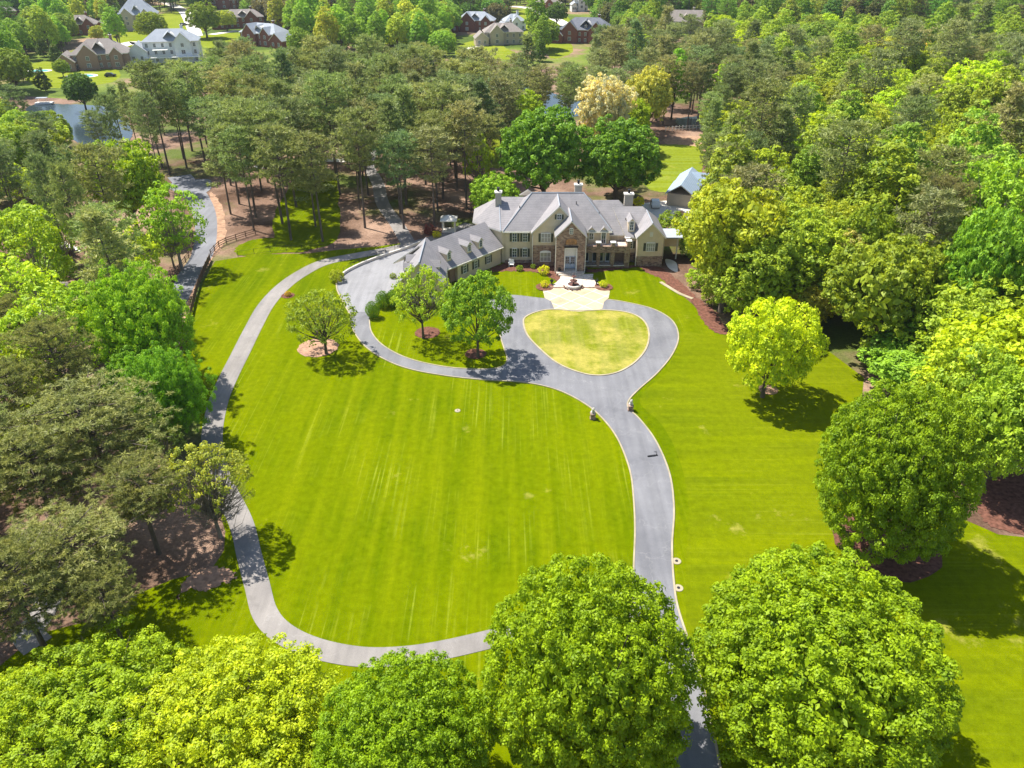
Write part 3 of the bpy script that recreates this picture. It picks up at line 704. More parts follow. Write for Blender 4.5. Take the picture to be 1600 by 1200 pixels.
# ------------------------------------------------------------------ things round the house
F = thing('fountain', 'tiered bronze fountain in a round pale basin on the entrance patio', 'fountain', G(896, 449))
def loc(o): return o.location
c = Vector((0, 0, .13)) + F.location
b = MB(); b.lathe([(1.35, -.1), (1.4, .45), (1.3, .55), (1.1, .55), (1.08, .35), (.0, .34)], c, 28); b.obj('basin', 'paleconc', F)
b = MB(); b.lathe([(1.07, .3), (1.07, .42), (.0, .43)], c, 24); b.obj('water', 'bronze', F)
b = MB(); b.lathe([(.3, .4), (.18, .6), (.12, 1.0), (.7, 1.2), (.72, 1.26), (.1, 1.2), (.09, 1.9), (.4, 2.05), (.42, 2.1), (.08, 2.08), (.07, 2.5), (.12, 2.6), (.02, 2.75)], c, 16); b.obj('pedestal', 'bronze', F)
b = MB(); rr = random.Random(3)
for i in range(60):
    a = rr.uniform(0, 6.28); R_ = rr.uniform(1.45, 1.9); x, y = c.x + R_ * math.cos(a), c.y + R_ * math.sin(a); s_ = rr.uniform(.08, .16)
    b.lathe([(s_, 0), (s_ * .9, s_), (s_ * .3, s_ * 1.6)], (x, y, c.z - .05), 5)
b.obj('planting_ring', 'bronze', F)

def urn(px, py, label):
    t = thing('planter_urn', label, 'urn', G(px, py) + Vector((0, 0, .1)), 'urns beside the entrance patio'); c = t.location
    b = MB(); b.lathe([(.22, 0), (.24, .1), (.1, .2), (.14, .35), (.34, .7), (.38, .8), (.3, .8), (.28, .7), (0, .7)], c, 14); b.obj('urn_bowl', 'iron', t)
    b = MB(); rr = random.Random(px)
    for i in range(36):
        a = rr.uniform(0, 6.28); R_ = rr.uniform(.05, .32); z = rr.uniform(.8, 1.35)
        b.tube([(c.x, c.y, c.z + .75), (c.x + R_ * math.cos(a), c.y + R_ * math.sin(a), c.z + z)], [.03, .008], 4)
    b.obj('foliage', 'shutter', t)
urn(862, 445, 'dark planter urn left of the fountain at the patio edge'); urn(932, 445, 'dark planter urn right of the fountain at the patio edge')
urn(874, 427, 'dark planter urn left of the front steps'); urn(915, 426, 'dark planter urn right of the front steps')

def gate_statue(px, py, label, k=.78):
    """seated stone lion on a pedestal"""
    t = thing('statue', label, 'statue', G(px, py), 'stone statues flanking the drive'); c = t.location
    b = MB(c); b.box(-.5, .5, -.5, .5, 0, .18); b.box(-.4, .4, -.4, .4, .18, .95); b.box(-.48, .48, -.48, .48, .95, 1.08); b.obj('pedestal', 'stone', t)
    b = MB(c); b.tube([(0, .3, 1.08), (0, .26, 1.35), (0, .1, 1.75), (0, -.05, 2.0)], [.26, .3, .24, .17], 10)
    b.tube([(0, -.02, 1.9), (0, -.14, 2.12), (0, -.26, 2.16), (0, -.4, 2.08)], [.2, .26, .2, .09], 10)
    for sg in (-1, 1):
        b.tube([(sg * .14, -.02, 1.85), (sg * .15, -.16, 1.45), (sg * .15, -.2, 1.1)], [.1, .08, .07], 7); b.tube([(sg * .15, -.16, 1.12), (sg * .15, -.36, 1.12)], [.07, .05], 7)
        b.tube([(sg * .22, .25, 1.35), (sg * .26, .0, 1.25), (sg * .24, -.05, 1.1)], [.17, .12, .08], 7)
        b.tube([(sg * .14, -.1, 2.28), (sg * .15, -.1, 2.4)], [.06, .02], 6)
    b.tube([(0, .42, 1.15), (.2, .5, 1.15), (.34, .35, 1.15)], [.05, .04, .05], 6)
    b.obj('lion_figure', 'paleconc', t); t.scale = (k, k, k)
gate_statue(926, 654, 'stone lion statue on a pedestal at the left kerb where the drive forks')
gate_statue(985, 641, 'stone lion statue on a pedestal at the right kerb where the drive forks')

# small drain covers with a bare ring beside the drive and one pale cover in the lawn
for px, py, lb in ((1057, 877, 'small lawn drain in a bare sandy ring, upper one beside the drive'), (1060, 919, 'small lawn drain in a bare sandy ring, lower one beside the drive')):
    t = thing('lawn_drain', lb, 'drain', G(px, py), 'lawn drains'); c = t.location; b = MB()
    b.lathe([(.5, .03), (.48, .06), (.2, .065)], c, 20); b.obj('surround', 'kerb', t)
    b = MB(); b.lathe([(.16, .05), (.16, .11), (.02, .12)], c, 12); b.obj('cover', 'iron', t)
t = thing('manhole_cover', 'pale round concrete cover set in the middle of the lawn', 'manhole cover', G(715, 642)); c = t.location
b = MB(); b.lathe([(.4, 0), (.4, .07), (.3, .08)], c, 20); b.obj('cover', 'kerb', t); b = MB(); b.lathe([(.07, .12), (.07, .16)], c, 8); b.obj('lifting_eye', 'iron', t)
# small dark mark on the drive, given a scooter's form as a guess
t = thing('toy_scooter', 'small dark scooter lying on its side on the drive', 'scooter', G(1020, 713)); c = t.location + Vector((0, 0, .06))
b = MB(c, .2); b.box(-.6, .35, -.1, .1, .05, .12); b.obj('deck', 'iron', t)
b = MB(c, .2); b.tube([(.35, 0, .1), (.55, .05, .2), (.6, .7, .15)], [.035, .035, .03], 6); b.tube([(.4, .72, .15), (.8, .68, .15)], [.03, .03], 6); b.obj('handlebar', 'iron', t)
for x in (-.62, .52):
    b = MB(c, .2); b.lathe([(.11, -.02), (.11, .04)], (c.x * 0 + x, 0, .05), 12); b.obj('wheel', 'rubber', t)

# white garden bench by the bay, yard gazebo, patio cars
t = thing('garden_chair', 'white garden chair in the bed below the front windows', 'chair', G(799, 416)); c = t.location; b = MB(c)
b.box(-.5, .5, -.35, .35, .38, .5); b.obj('seat', 'white', t); b = MB(c); b.box(-.5, .5, .3, .42, .5, 1.35); b.obj('backrest', 'white', t)
for sx in (-1, 1):
    b = MB(c); b.box(sx * .5 - .06, sx * .5 + .06, -.35, .4, .7, .8); b.obj('armrest', 'white', t)
    for sy in (-1, 1): b = MB(c); b.box(sx * .45 - .05, sx * .45 + .05, sy * .32 - .05, sy * .32 + .05, 0, .4); b.obj('leg', 'white', t)

t = thing('gazebo', 'small cream pergola pavilion among pines behind the garage wing', 'gazebo', G(702, 360)); c = t.location
for sx in (-1, 1):
    for sy in (-1, 1): b = MB(c); b.box(sx * 1.3 - .12, sx * 1.3 + .12, sy * 1.3 - .12, sy * 1.3 + .12, 0, 2.6); b.obj('post', 'trim', t)
b = MB(c); hip_roof(b, -1.8, 1.8, -1.8, 1.8, 2.7, -.2, .2, 0, 3.5, .15); b.obj('roof', ['trim', 'trim'], t)
b = MB(c); b.box(-1.5, 1.5, -1.5, 1.5, .0, .12); b.obj('floor_slab', 'paleconc', t)

def car(px, py, rz, paint, label):
    t = thing('parked_car', label, 'car', G(px, py)); c = t.location
    prof = [(-2.3, .35), (2.3, .35), (2.35, .8), (2.2, 1.0), (1.2, 1.1), (.6, 1.65), (-1.5, 1.7), (-2.2, 1.1), (-2.35, .8)]
    b = MB(c, rz); b.prism(prof, -.9, .9); b.obj('body', paint, t)
    b = MB(c, rz); b.prism([(.55, 1.58), (-1.4, 1.62), (-2.0, 1.15), (1.05, 1.13)][::-1], -.92, .92); b.prism([(1.22, 1.12), (.62, 1.66), (.58, 1.62), (1.18, 1.1)], -.75, .75); b.obj('window', 'glass', t)
    for sx in (-1.45, 1.45):
        for sy in (-1, 1):
            b = MB(c, rz); b.tube([(sx, sy * .75, .34), (sx, sy * .95, .34)], [.34, .34], 14); b.obj('wheel', 'rubber', t)
car(1023, 322, 1.5, 'car_white', 'white car parked on the pale patio behind the mansion')
car(288, 40, .8, 'car_dark', 'dark car on the far driveway beyond the white house')
car(857, 27, .3, 'car_white', 'pale car on the far driveway beyond the pond')
car(173, 120, .2, 'car_dark', 'dark car beside the brick house with the pool')

# pool house with blue grey roof
def poolhouse():
    t = thing('pool_house', 'tan pool house with blue grey roof behind the mansion', 'house', G(1086, 316)); 
    o = (t.location, 1.2)
    wallbox(t, -5, 5, 0, 6, 0, 3, 'siding_t', origin=o); wallbox(t, 4.5, 12, 1, 6, 0, 3, 'siding_w', origin=o)
    r = MB(*o); r.slab([(-5.5, -.5, 3), (5.5, -.5, 3), (5.5, 3, 5.4), (-5.5, 3, 5.4)]); r.slab([(5.5, 6.5, 3), (-5.5, 6.5, 3), (-5.5, 3, 5.4), (5.5, 3, 5.4)]); r.obj('roof', ['roof_blue', 'trim'], t)
    r = MB(*o); r.slab([(5, .5, 3), (12.5, .5, 3), (12.5, 3.4, 5), (5, 3.4, 5)]); r.slab([(12.5, 6.3, 3), (5, 6.3, 3), (5, 3.4, 5), (12.5, 3.4, 5)]); gable_roof(r, 9, 1.6, -2.2, 3.2, 3.2, 4.8, .3, .2); r.obj('wing_roof', ['roof_blue', 'trim'], t)
    wallprism(t, [(7.4, 0), (10.6, 0), (10.6, 3.2), (9, 4.7), (7.4, 3.2)], -1.9, 1, 'siding_w', 'gable_wall', o)
    for x in (-3.5, -1, 1.5): window(t, x, 0, 1.6, .9, 1.4, shut=False, origin=o)
    return t
poolhouse()

# ------------------------------------------------------------------ fences and walls
def fence(name, label, line, step, post_h, rails, pm, rm, pr=.07, rail_t=.05, rail_h=.12, group=None, boards=None):
    P = catmull([G(*p) for p in line], False, 8)
    t = thing(name, label, 'fence', P[0], group)
    # resample
    pts = [P[0]]; acc = 0
    for i in range(1, len(P)):
        seg = (P[i] - P[i - 1]); l = seg.length; d = step - acc
        while d <= l: pts.append(P[i - 1] + seg * (d / l)); d += step
        acc = l - (d - step)
    for p in pts:
        b = MB(); b.box(p.x - pr, p.x + pr, p.y - pr, p.y + pr, 0, post_h); b.obj('post', pm, t)
    for z in rails:
        b = MB()
        for i in range(len(pts) - 1):
            q, s_ = pts[i], pts[i + 1]; d = (s_ - q); a = math.atan2(d.y, d.x); bb = MB(q, a); bb.box(0, d.length, -rail_t / 2, rail_t / 2, z - rail_h / 2, z + rail_h / 2)
            b.v += [tuple(v) for v in bb.v]; k = len(b.v) - len(bb.v); b.f += [tuple(j + k for j in f) for f in bb.f]; b.m += bb.m
        b.obj('rail', rm, t)
    return t
fence('rail_fence', 'brown wooden rail fence along the left lawn edge beside the clay road', [(329, 407), (312, 445), (300, 490), (291, 535), (284, 560)], 2.2, 1.5, (.3, .5, .7, .9, 1.1, 1.3), 'wood', 'wood', rail_h=.16)
fence('rail_fence', 'dark wooden rail fence curving towards the pines at the top of the left lawn', [(330, 400), (345, 385), (368, 376), (400, 366)], 2.4, 1.4, (.4, .8, 1.25), 'wood', 'wood', rail_h=.14)
fence('rail_fence', 'brown wooden rail fence on the far side of the woodland road', [(302, 372), (300, 395), (280, 425), (262, 450)], 2.4, 1.4, (.4, .8, 1.25), 'wood', 'wood', rail_h=.14)
fence('metal_fence', 'thin black metal fence on the retaining wall by the motor court', [(537, 427), (560, 415), (590, 402), (625, 390)], 2.4, 1.2, (.15, 1.1), 'iron', 'iron', .035, .03, .03)
fence('metal_fence', 'thin black metal fence at the edge of the pines above the lawn', [(372, 401), (430, 393), (500, 390), (560, 386)], 3.2, 1.2, (.15, 1.1), 'iron', 'iron', .03, .03, .03)
t = ribbon('retaining_wall', [(534, 432), (545, 424), (570, 412), (600, 401), (630, 391), (668, 376)], .35, 0.0, .55, M['paleconc'], kd=None); tag(t, 'low pale retaining wall curving round the left of the motor court', 'wall')
fence('rail_fence', 'white picket fence glimpsed behind the centre pines', [(1040, 205), (1070, 203), (1100, 202), (1125, 203)], 1.2, 1.5, (.5, 1.2), 'white', 'white', .08)

# ------------------------------------------------------------------ neighbours' houses
HOUSES = []
def house(px, py, rz, w_, d_, h, wallm, roofm, label, gables=((-.25, .3),), storeys=2, chim=True, pitch=.75, dorm=0, deck=False, hip=True, winm='glass'):
    t = thing('neighbour_house', label, 'house', G(px, py)); o = (t.location, rz); HOUSES.append((px, py, w_))
    wallbox(t, -w_/2, w_/2, 0, d_, -.1, h, wallm, origin=o)
    zr = h + d_/2 * pitch; rx = w_/2 - (d_/2 if hip else -.4)
    r = MB(*o); rx = max(rx, 1)
    if hip: hip_roof(r, -w_/2 - .5, w_/2 + .5, -.5, d_ + .5, h, -rx, rx, d_/2, zr)
    else: r.slab([(-rx, -.5, h), (rx, -.5, h), (rx, d_/2, zr), (-rx, d_/2, zr)]); r.slab([(rx, d_ + .5, h), (-rx, d_ + .5, h), (-rx, d_/2, zr), (rx, d_/2, zr)])
    r.obj('roof', [roofm, 'trim'], t)
    sd = 1 if (px + py) % 2 else -1; ww = w_ * .34; xc = sd * (w_/2 + ww * .3); hl = h * (.62 if storeys > 1 else .8)      # lower side wing
    wallbox(t, xc - ww/2, xc + ww/2, -3.2, d_ * .62, -.1, hl, wallm, origin=o)
    r = MB(*o); gable_roof(r, xc, ww/2, -3.6, d_ * .66, hl + .1, hl + ww * .42, .35); r.obj('wing_roof', [roofm, 'trim'], t)
    wallprism(t, [(xc - ww/2, hl), (xc + ww/2, hl), (xc, hl + ww * .40)], -3.18, -2.9, wallm, 'gable_wall', o)
    for k in (-1, 1): window(t, xc + k * ww * .22, -3.2, hl * .5, 1.2, 1.5, shut=False, origin=o, glass=winm)
    r = MB(*o); zc_ = h + d_ * .2; r.slab([(-w_ * .12, d_ * .1, h + d_ * .12), (0, d_ * -.02, h + d_ * .33), (0, d_ * .5, h + d_ * .36), (-w_ * .12, d_ * .45, h + d_ * .2)][::-1], .2)
    r.slab([(w_ * .12, d_ * .1, h + d_ * .12), (0, d_ * -.02, h + d_ * .33), (0, d_ * .5, h + d_ * .36), (w_ * .12, d_ * .45, h + d_ * .2)], .2); r.obj('roof_gablet', [roofm, 'trim'], t)
    for gx, gw in gables:
        x = gx * w_; hw = gw * w_ / 2; ph = hw * 1.0
        wallprism(t, [(x - hw, 0), (x + hw, 0), (x + hw, h), (x, h + ph), (x - hw, h)], -1.6, 2, wallm, 'gable_wall', o)
        r = MB(*o); gable_roof(r, x, hw, -2, d_/2, h + .1, h + ph + .15, .3); r.obj('gable_roof', [roofm, 'trim'], t)
        window(t, x, -1.6, h - 1.6, 1.3, 1.5, shut=False, origin=o, glass=winm)
        window(t, x, -1.6, h - 4.6, 1.6, 1.6, shut=False, origin=o, glass=winm) if h > 5 else None
    n = int(w_ / 3.2)
    for i in range(n):
        x = -w_/2 + w_ * (i + .5) / n
        if any(abs(x - gx * w_) < gw * w_/2 + .6 for gx, gw in gables): continue
        for k in range(storeys): window(t, x, 0, 1.7 + k * 3.1, 1.1, 1.6, shut=False, origin=o, glass=winm)
    for k in range(storeys): # gable-end windows
        window(t, d_ * .5, -w_/2, 1.7 + k * 3.1, 1.1, 1.6, shut=False, origin=(Vector(t.location), rz + math.pi / 2), glass=winm)
    if chim: chimney(t, w_ * .22, d_ * .6, h, zr + 1.2, 1.2, 1, wallm, o)
    for i in range(dorm): dormer(t, -w_/4 + w_/2 * (i / max(1, dorm - 1) if dorm > 1 else .5), .8, h + .6, 1.6, 1.5, 2.5, origin=o, wall=wallm, roof=roofm)
    if deck:
        b = MB(*o); b.box(-w_/2, w_/2, -4.5, -1.61 if gables else 0, 2.8, 3.05); b.obj('deck', 'white', t)
        for i in range(6): b = MB(*o); x = -w_/2 + .2 + (w_ - .4) * i / 5; b.box(x - .12, x + .12, -4.5, -4.25, 0, 3.9); b.obj('deck_post', 'white', t)
        b = MB(*o); b.box(-w_/2, w_/2, -4.5, -4.4, 3.85, 3.95); b.obj('deck_rail', 'white', t)
        b = MB(*o); b.box(-w_ * .32, -w_ * .05, -4.3, -1.7, 6.1, 6.3); b.obj('awning', 'white', t)
    return t
house(272, 98, .25, 25, 13, 9.5, 'siding_w', 'roof_pale', 'big white three storey house with decks beside the pond', gables=((.22, .3),), storeys=3, deck=True)
house(160, 108, .3, 24, 15, 6.5, 'brick_t', 'roof_brown', 'brick house with taupe hipped roof beside the small pool', gables=((-.2, .35), (.3, .22)))
house(128, 55, .35, 19, 12, 6, 'brick', 'roof_brown', 'low brick house with taupe roof half hidden by trees far left', gables=((.25, .35),), storeys=1)
house(218, 48, .25, 22, 16, 9, 'siding_t', 'roof_pale', 'tall house with steep pale grey roofs behind the white house', gables=((-.25, .35), (.25, .3)), pitch=1.1)
house(405, 72, -.5, 26, 12, 6.5, 'brick', 'roof_pale', 'brick house with pale grey roof beside the hedge rows', gables=((-.2, .35), (.25, .25)))
house(382, 44, .3, 25, 11, 6.5, 'brick', 'roof_brown', 'red brick house with brown roof behind the green lawn', gables=((.2, .3),))
house(352, 14, .1, 18, 10, 6.5, 'brick', 'roof_brown', 'red brick house with a pointed gable at the top edge', gables=((0, .5),))
house(742, 50, -.1, 23, 12, 6.5, 'brick', 'roof_pale', 'brick house with wide pale grey roof above the terraced garden', gables=((-.2, .4), (.3, .25)), winm='glass_p')
house(788, 70, .15, 21, 11, 6.5, 'siding_t', 'roof_brown', 'tan house with brown roof and stone terrace beside the pond', gables=((-.2, .35),))
house(914, 68, -.2, 29, 15, 7, 'brick', 'roof_dark', 'brick house with dark slate roofs and two gables across the pond', gables=((-.3, .3), (.2, .28)), dorm=1)
house(1070, 52, -.15, 20, 13, 6.5, 'siding_t', 'roof_brown', 'isolated taupe roofed house with a large dormer among the far trees', gables=((.15, .3),), storeys=1, hip=False, pitch=.9, dorm=1)
house(857, 18, .2, 16, 10, 6.5, 'brick', 'roof_brown', 'small red brick house by the far pale driveway', gables=((0, .35),))
house(806, 48, .3, 13, 10, 5.5, 'siding_w', 'roof_pale', 'pale stucco house just left of the far lawns', gables=((0, .4),))
house(908, 18, .1, 10, 10, 8, 'siding_w', 'roof_pale', 'narrow pale house behind the dark slate roofed one', gables=((0, .5),))
house(8, 30, .3, 15, 10, 5, 'brick', 'roof_brown', 'low brick house at the far top left corner', gables=((0, .35),), storeys=1)
house(52, 515, .5, 12, 9, 3.6, 'siding_w', 'roof_brown', 'low house with dark chimney among the trees at the left edge', gables=((0, .35),), storeys=1)
house(20, 560, .5, 13, 9, 3.2, 'siding_t', 'roof_brown', 'taupe roofed outbuilding behind pines at the left edge', gables=(), storeys=1, chim=False)
house(1470, 330, .3, 10, 8, 3.4, 'siding_w', 'roof_pale', 'small pale outbuilding hidden in the right hand woods', gables=(), storeys=1, chim=False) if False else None
def pool(px, py, rx, ry, label):
    t = thing('swimming_pool', label, 'swimming pool', G(px, py)); c = t.location
    b = MB(); n = 24; b.lathe([(1, .02), (1, .14), (.8, .14)], (0, 0, 0), n); b.v = [(c.x + x * rx * 1.35, c.y + y * ry * 1.35, z) for x, y, z in b.v]; b.obj('pool_deck', 'paleconc', t)
    b = MB(); b.lathe([(1, .02), (1, .17), (.2, .18)], (0, 0, 0), n); b.v = [(c.x + x * rx, c.y + y * ry, z) for x, y, z in b.v]; b.obj('water', 'pool', t)
pool(128, 119, 5, 4, 'turquoise swimming pool on the lawn of the brick house'); pool(62, 111, 4, 3, 'pale swimming pool with wide deck at the far left')
t = thing('pontoon_boat', 'small pale pontoon boat moored at the left end of the pond', 'boat', G(70, 163)); c = t.location
for sy in (-1, 1): b = MB(c + Vector((0, 0, .1)), .1); b.tube([(-3.2, sy * .9, .2), (-2.8, sy * .9, .25), (2.6, sy * .9, .25), (3.3, sy * .9, .35)], [.1, .32, .32, .08], 8); b.obj('pontoon', 'white', t)
b = MB(c, .1); b.box(-3, 3, -1.2, 1.2, .6, .75); b.obj('deck', 'paleconc', t)
b = MB(c, .1); b.box(-2.4, 1.4, -1.1, 1.1, 2.3, 2.4); b.obj('canopy', 'roof_pale', t)
for sx in (-2.2, 1.2):
    for sy in (-1, 1): b = MB(c, .1); b.box(sx - .04, sx + .04, sy * 1.0 - .04, sy * 1.0 + .04, .75, 2.3); b.obj('canopy_pole', 'white', t)
t = thing('timber_deck', 'grey timber deck with steps among the trees at the left edge', 'deck', G(84, 398)); c = t.location
b = MB(c, .5); b.box(-3, 3, -2, 2, 1.5, 1.7); b.obj('platform', 'paleconc', t)
for i in range(4): b = MB(c, .5); b.box(3 + .5 * i, 3.5 + .5 * i, -1, 1, 1.15 - .35 * i, 1.3 - .35 * i); b.obj('step', 'white', t)
for x in (-2.8, 2.8):
    for y in (-1.8, 1.8): b = MB(c, .5); b.box(x - .1, x + .1, y - .1, y + .1, 0, 2.7); b.obj('post', 'wood', t)

# ------------------------------------------------------------------ trees
rng = np.random.default_rng(11)

def quads_mesh(name, C, Nn, size, aspect, mname, bend=0.0, up=None):
    """one quad per centre C with normal Nn"""
    n = len(C)
    a = rng.normal(size=(n, 3)) if up is None else up
    a = a - (a * Nn).sum(1)[:, None] * Nn; a /= np.linalg.norm(a, axis=1)[:, None] + 1e-9
    b_ = np.cross(Nn, a)
    s = size if isinstance(size, np.ndarray) else np.full(n, size)
    s = s[:, None] * .5; A = a * s; B = b_ * s * aspect
    # kite-shaped leaf spray: pointed ends
    V = np.stack([C - A, C - B * 1.0 - A * .1, C + A * 1.15, C + B * 1.0 - A * .1], 1)
    if bend: V[:, 0] -= Nn * s * bend; V[:, 2] -= Nn * s * bend
    V = V.reshape(-1, 3)
    me = bpy.data.meshes.new(name)
    me.vertices.add(n * 4); me.vertices.foreach_set('co', V.astype(np.float32).ravel())
    me.loops.add(n * 4); me.loops.foreach_set('vertex_index', np.arange(n * 4, dtype=np.int32))
    me.polygons.add(n); me.polygons.foreach_set('loop_start', np.arange(0, n * 4, 4, dtype=np.int32))
    me.materials.append(M[mname]); me.update(calc_edges=True)
    return me

def unit(v): return v / (np.linalg.norm(v, axis=-1, keepdims=True) + 1e-9)

def sphere_dirs(n, zmin=-.6):
    i = np.arange(n) + .5; z = 1 - (1 - zmin) * i / n; ph = i * 2.39996
    d = np.stack([np.sqrt(1 - z * z) * np.cos(ph), np.sqrt(1 - z * z) * np.sin(ph), z], 1)
    return unit(d + rng.normal(size=d.shape) * (1.1 / math.sqrt(n)))

def broad_tree(R, H, zb, nclump, leaves, leaf, lobes=0, rough=.12, rc=.2, bare=0.0, bark='bark', trunk_r=None, limbs=9, zmin=-.55, taper=0.0, twigs=0, core=0, sq=2.0):
    """crown mesh and trunk mesh of a broadleaf tree, base at the origin"""
    cz = (H + zb) / 2; hz = (H - zb) / 2
    ks = rng.normal(size=(5, 3)) * 2.2; ph = rng.uniform(0, 6.28, 5)
    def env(d):
        f = 1 + rough * np.sin(d @ ks.T + ph).sum(1) / 2.2
        if sq != 2: f = f * (np.hypot(d[:, 0], d[:, 1]) ** sq + abs(d[:, 2]) ** sq) ** (-1 / sq)
        if taper: f = f * (1 - taper * np.clip(d[:, 2], 0, 1) ** 1.0 * (1 - abs(d[:, 2])) * 2)
        return np.stack([d[:, 0] * R * f, d[:, 1] * R * f, cz + d[:, 2] * hz * f], 1)
    if lobes:
        ld = sphere_dirs(lobes, -.5); lc = env(ld) * 1.0; ctr = np.array([0, 0, cz])
        lc = ctr + (lc - ctr) * rng.uniform(.55, .72, (lobes, 1)); lr = R * rng.uniform(.34, .52, lobes)
        per = nclump // lobes; C = []; D = []
        for k in range(lobes):
            d = sphere_dirs(per, -.75); C.append(lc[k] + d * lr[k] * np.array([1, 1, .85]) * rng.uniform(.75, 1.05, (per, 1))); D.append(d)
        C = np.concatenate(C); D = np.concatenate(D)
        crc = R * rc * .62 * rng.uniform(.7, 1.25, len(C))
    else:
        d = sphere_dirs(nclump, zmin); sh = np.where(rng.random(nclump) < .7, rng.uniform(.9, 1.05, nclump), rng.uniform(.5, .86, nclump))
        ctr = np.array([0, 0, cz]); C = ctr + (env(d) - ctr) * sh[:, None]; D = d
        crc = R * rc * rng.uniform(.65, 1.3, nclump)
    if bare:
        keep = rng.random(len(C)) > bare * np.clip(.5 - D[:, 2], 0, 1) * 1.4; C, D, crc = C[keep], D[keep], crc[keep]
    extra = None
    if core:      # coarser leaves deep in the crown
        d = sphere_dirs(core * 26, -.8); ctr = np.array([0, 0, cz]); EC = ctr + (env(d) - ctr) * rng.uniform(.5, .84, (len(d), 1))
        extra = (EC, unit(d + rng.normal(size=d.shape) * .5))
    n = len(C)
    dl = unit(rng.normal(size=(n, leaves, 3)) + D[:, None, :] * .75 + np.array([0, 0, .55]))
    rr = crc[:, None, None] * (rng.random((n, leaves, 1)) ** .45)
    LC = (C[:, None, :] + dl * rr * np.array([1, 1, .72])).reshape(-1, 3)
    LN = unit(dl.reshape(-1, 3) * .9 + np.array([0, 0, .35]) + rng.normal(size=(n * leaves, 3)) * .55)
    SZ = leaf * rng.uniform(.7, 1.35, len(LC))
    if extra: LC = np.concatenate([LC, extra[0]]); LN = np.concatenate([LN, extra[1]]); SZ = np.concatenate([SZ, rng.uniform(1.8, 2.8, len(extra[0])) * leaf])
    crown = quads_mesh('crown', LC, LN, SZ, .62, 'leaf', .25)
    tr = trunk_r or R * .055
    tb = MB(); top = cz + hz * .35
    pts = [(0, 0, -.3), (rng.normal() * .05, rng.normal() * .05, zb * .6 + .5), (rng.normal() * .25, rng.normal() * .25, cz * .9), (rng.normal() * .5, rng.normal() * .5, top)]
    tb.tube(pts, [tr * 1.5, tr, tr * .7, tr * .2], 9)
    sel = rng.choice(len(C), min(limbs, len(C)), replace=False)
    for k in sel:
        e = C[k]; f = rng.uniform(.15, .55); z0 = zb * .7 + (top - zb) * f * .6
        st = np.array([0, 0, z0]); mid = st + (e - st) * .5 + np.array([0, 0, -.06 * R])
        tb.tube([tuple(st), tuple(mid), tuple(e)], [tr * .45, tr * .28, tr * .07], 5)
    for k in range(twigs):
        d = sphere_dirs(60, -.6)[rng.integers(60)]; e = np.array([0, 0, cz]) + (env(d[None])[0] - np.array([0, 0, cz])) * rng.uniform(.8, 1.05)
        st = np.array([0, 0, zb + (cz - zb) * rng.uniform(0, 1)]) + (e - np.array([0, 0, cz])) * rng.uniform(0.0, .45); mid = (st + e) / 2 + rng.normal(size=3) * .08 * R
        tb.tube([tuple(st), tuple(mid), tuple(e)], [tr * .16, tr * .1, tr * .03], 4)
    return crown, tb.mesh('trunk', [bark]), R, cz, H

def pine_tree(H, cb, R, nlimb, tufts, blades, blade, aspect=.16, flatness=.55, lean=.5, tr=.24, profile='round'):
    """long-trunked pine: bare stem, limbs carrying flattened needle tufts"""
    tb = MB(); lx, ly = rng.normal() * lean, rng.normal() * lean
    def ax(z): t = z / H; return np.array([lx * t * t + .15 * math.sin(3 * t), ly * t * t, z])
    tb.tube([tuple(ax(z)) for z in np.linspace(-.3, H * .97, 7)], [tr * (1.15 - .95 * k / 6) for k in range(7)], 8)
    C = []; D = []; S = []
    for i in range(nlimb):
        f = (i + rng.uniform(.1, .9)) / nlimb; z = cb + (H - cb) * (f ** .85) * .96
        if profile == 'round': prof = math.sin(math.pi * (.12 + .83 * f)) ** .75
        elif profile == 'flat': prof = .55 + .5 * f if f < .8 else 1.25 * (1 - f) ** .4
        else: prof = 1.05 - .9 * f
        Lm = R * prof * rng.uniform(.65, 1.12); a = i * 2.39996 + rng.normal() * .3
        d = np.array([math.cos(a), math.sin(a), rng.uniform(.05, .5)]); d /= np.linalg.norm(d)
        s = ax(z); e = s + d * Lm; m_ = s + d * Lm * .5 - np.array([0, 0, .05 * Lm])
        tb.tube([tuple(s), tuple(m_), tuple(e)], [tr * .3, tr * .2, tr * .06], 4)
        nt_ = max(2, int(tufts * (.4 + .6 * prof)))
        for k in range(nt_):
            u = 1 - .72 * (k / nt_) * rng.uniform(.7, 1.1); side = np.array([-d[1], d[0], 0]) * rng.normal() * .24 * Lm
            p = s + d * Lm * u + side + np.array([0, 0, rng.uniform(-.1, .35)]); C.append(p); D.append(unit(d * .5 + side / (Lm + .1) + np.array([0, 0, .6]))); S.append(rng.uniform(.7, 1.25))
    for k in range(int(tufts * 1.5)):
        C.append(ax(H) + np.array([rng.normal() * R * .16, rng.normal() * R * .16, rng.uniform(-1.2, .2)])); D.append(np.array([0, 0, 1.])); S.append(1)
    C = np.array(C); D = np.array(D); S = np.array(S); n = len(C)
    dl = unit(rng.normal(size=(n, blades, 3)) + D[:, None, :] * .7)
    LC = (C[:, None] + dl * np.array([1, 1, flatness]) * (blade * .75 * S[:, None, None]) * rng.uniform(.35, 1.25, (n, blades, 1))).reshape(-1, 3)
    dirs = dl.reshape(-1, 3); LN = unit(np.cross(dirs, rng.normal(size=dirs.shape)) + np.array([0, 0, .35]))
    crown = quads_mesh('crown', LC, LN, blade * rng.uniform(.7, 1.3, len(LC)), aspect, 'needle', .1, up=dirs)
    return crown, tb.mesh('trunk', ['bark_pine']), R, (H + cb) / 2, H

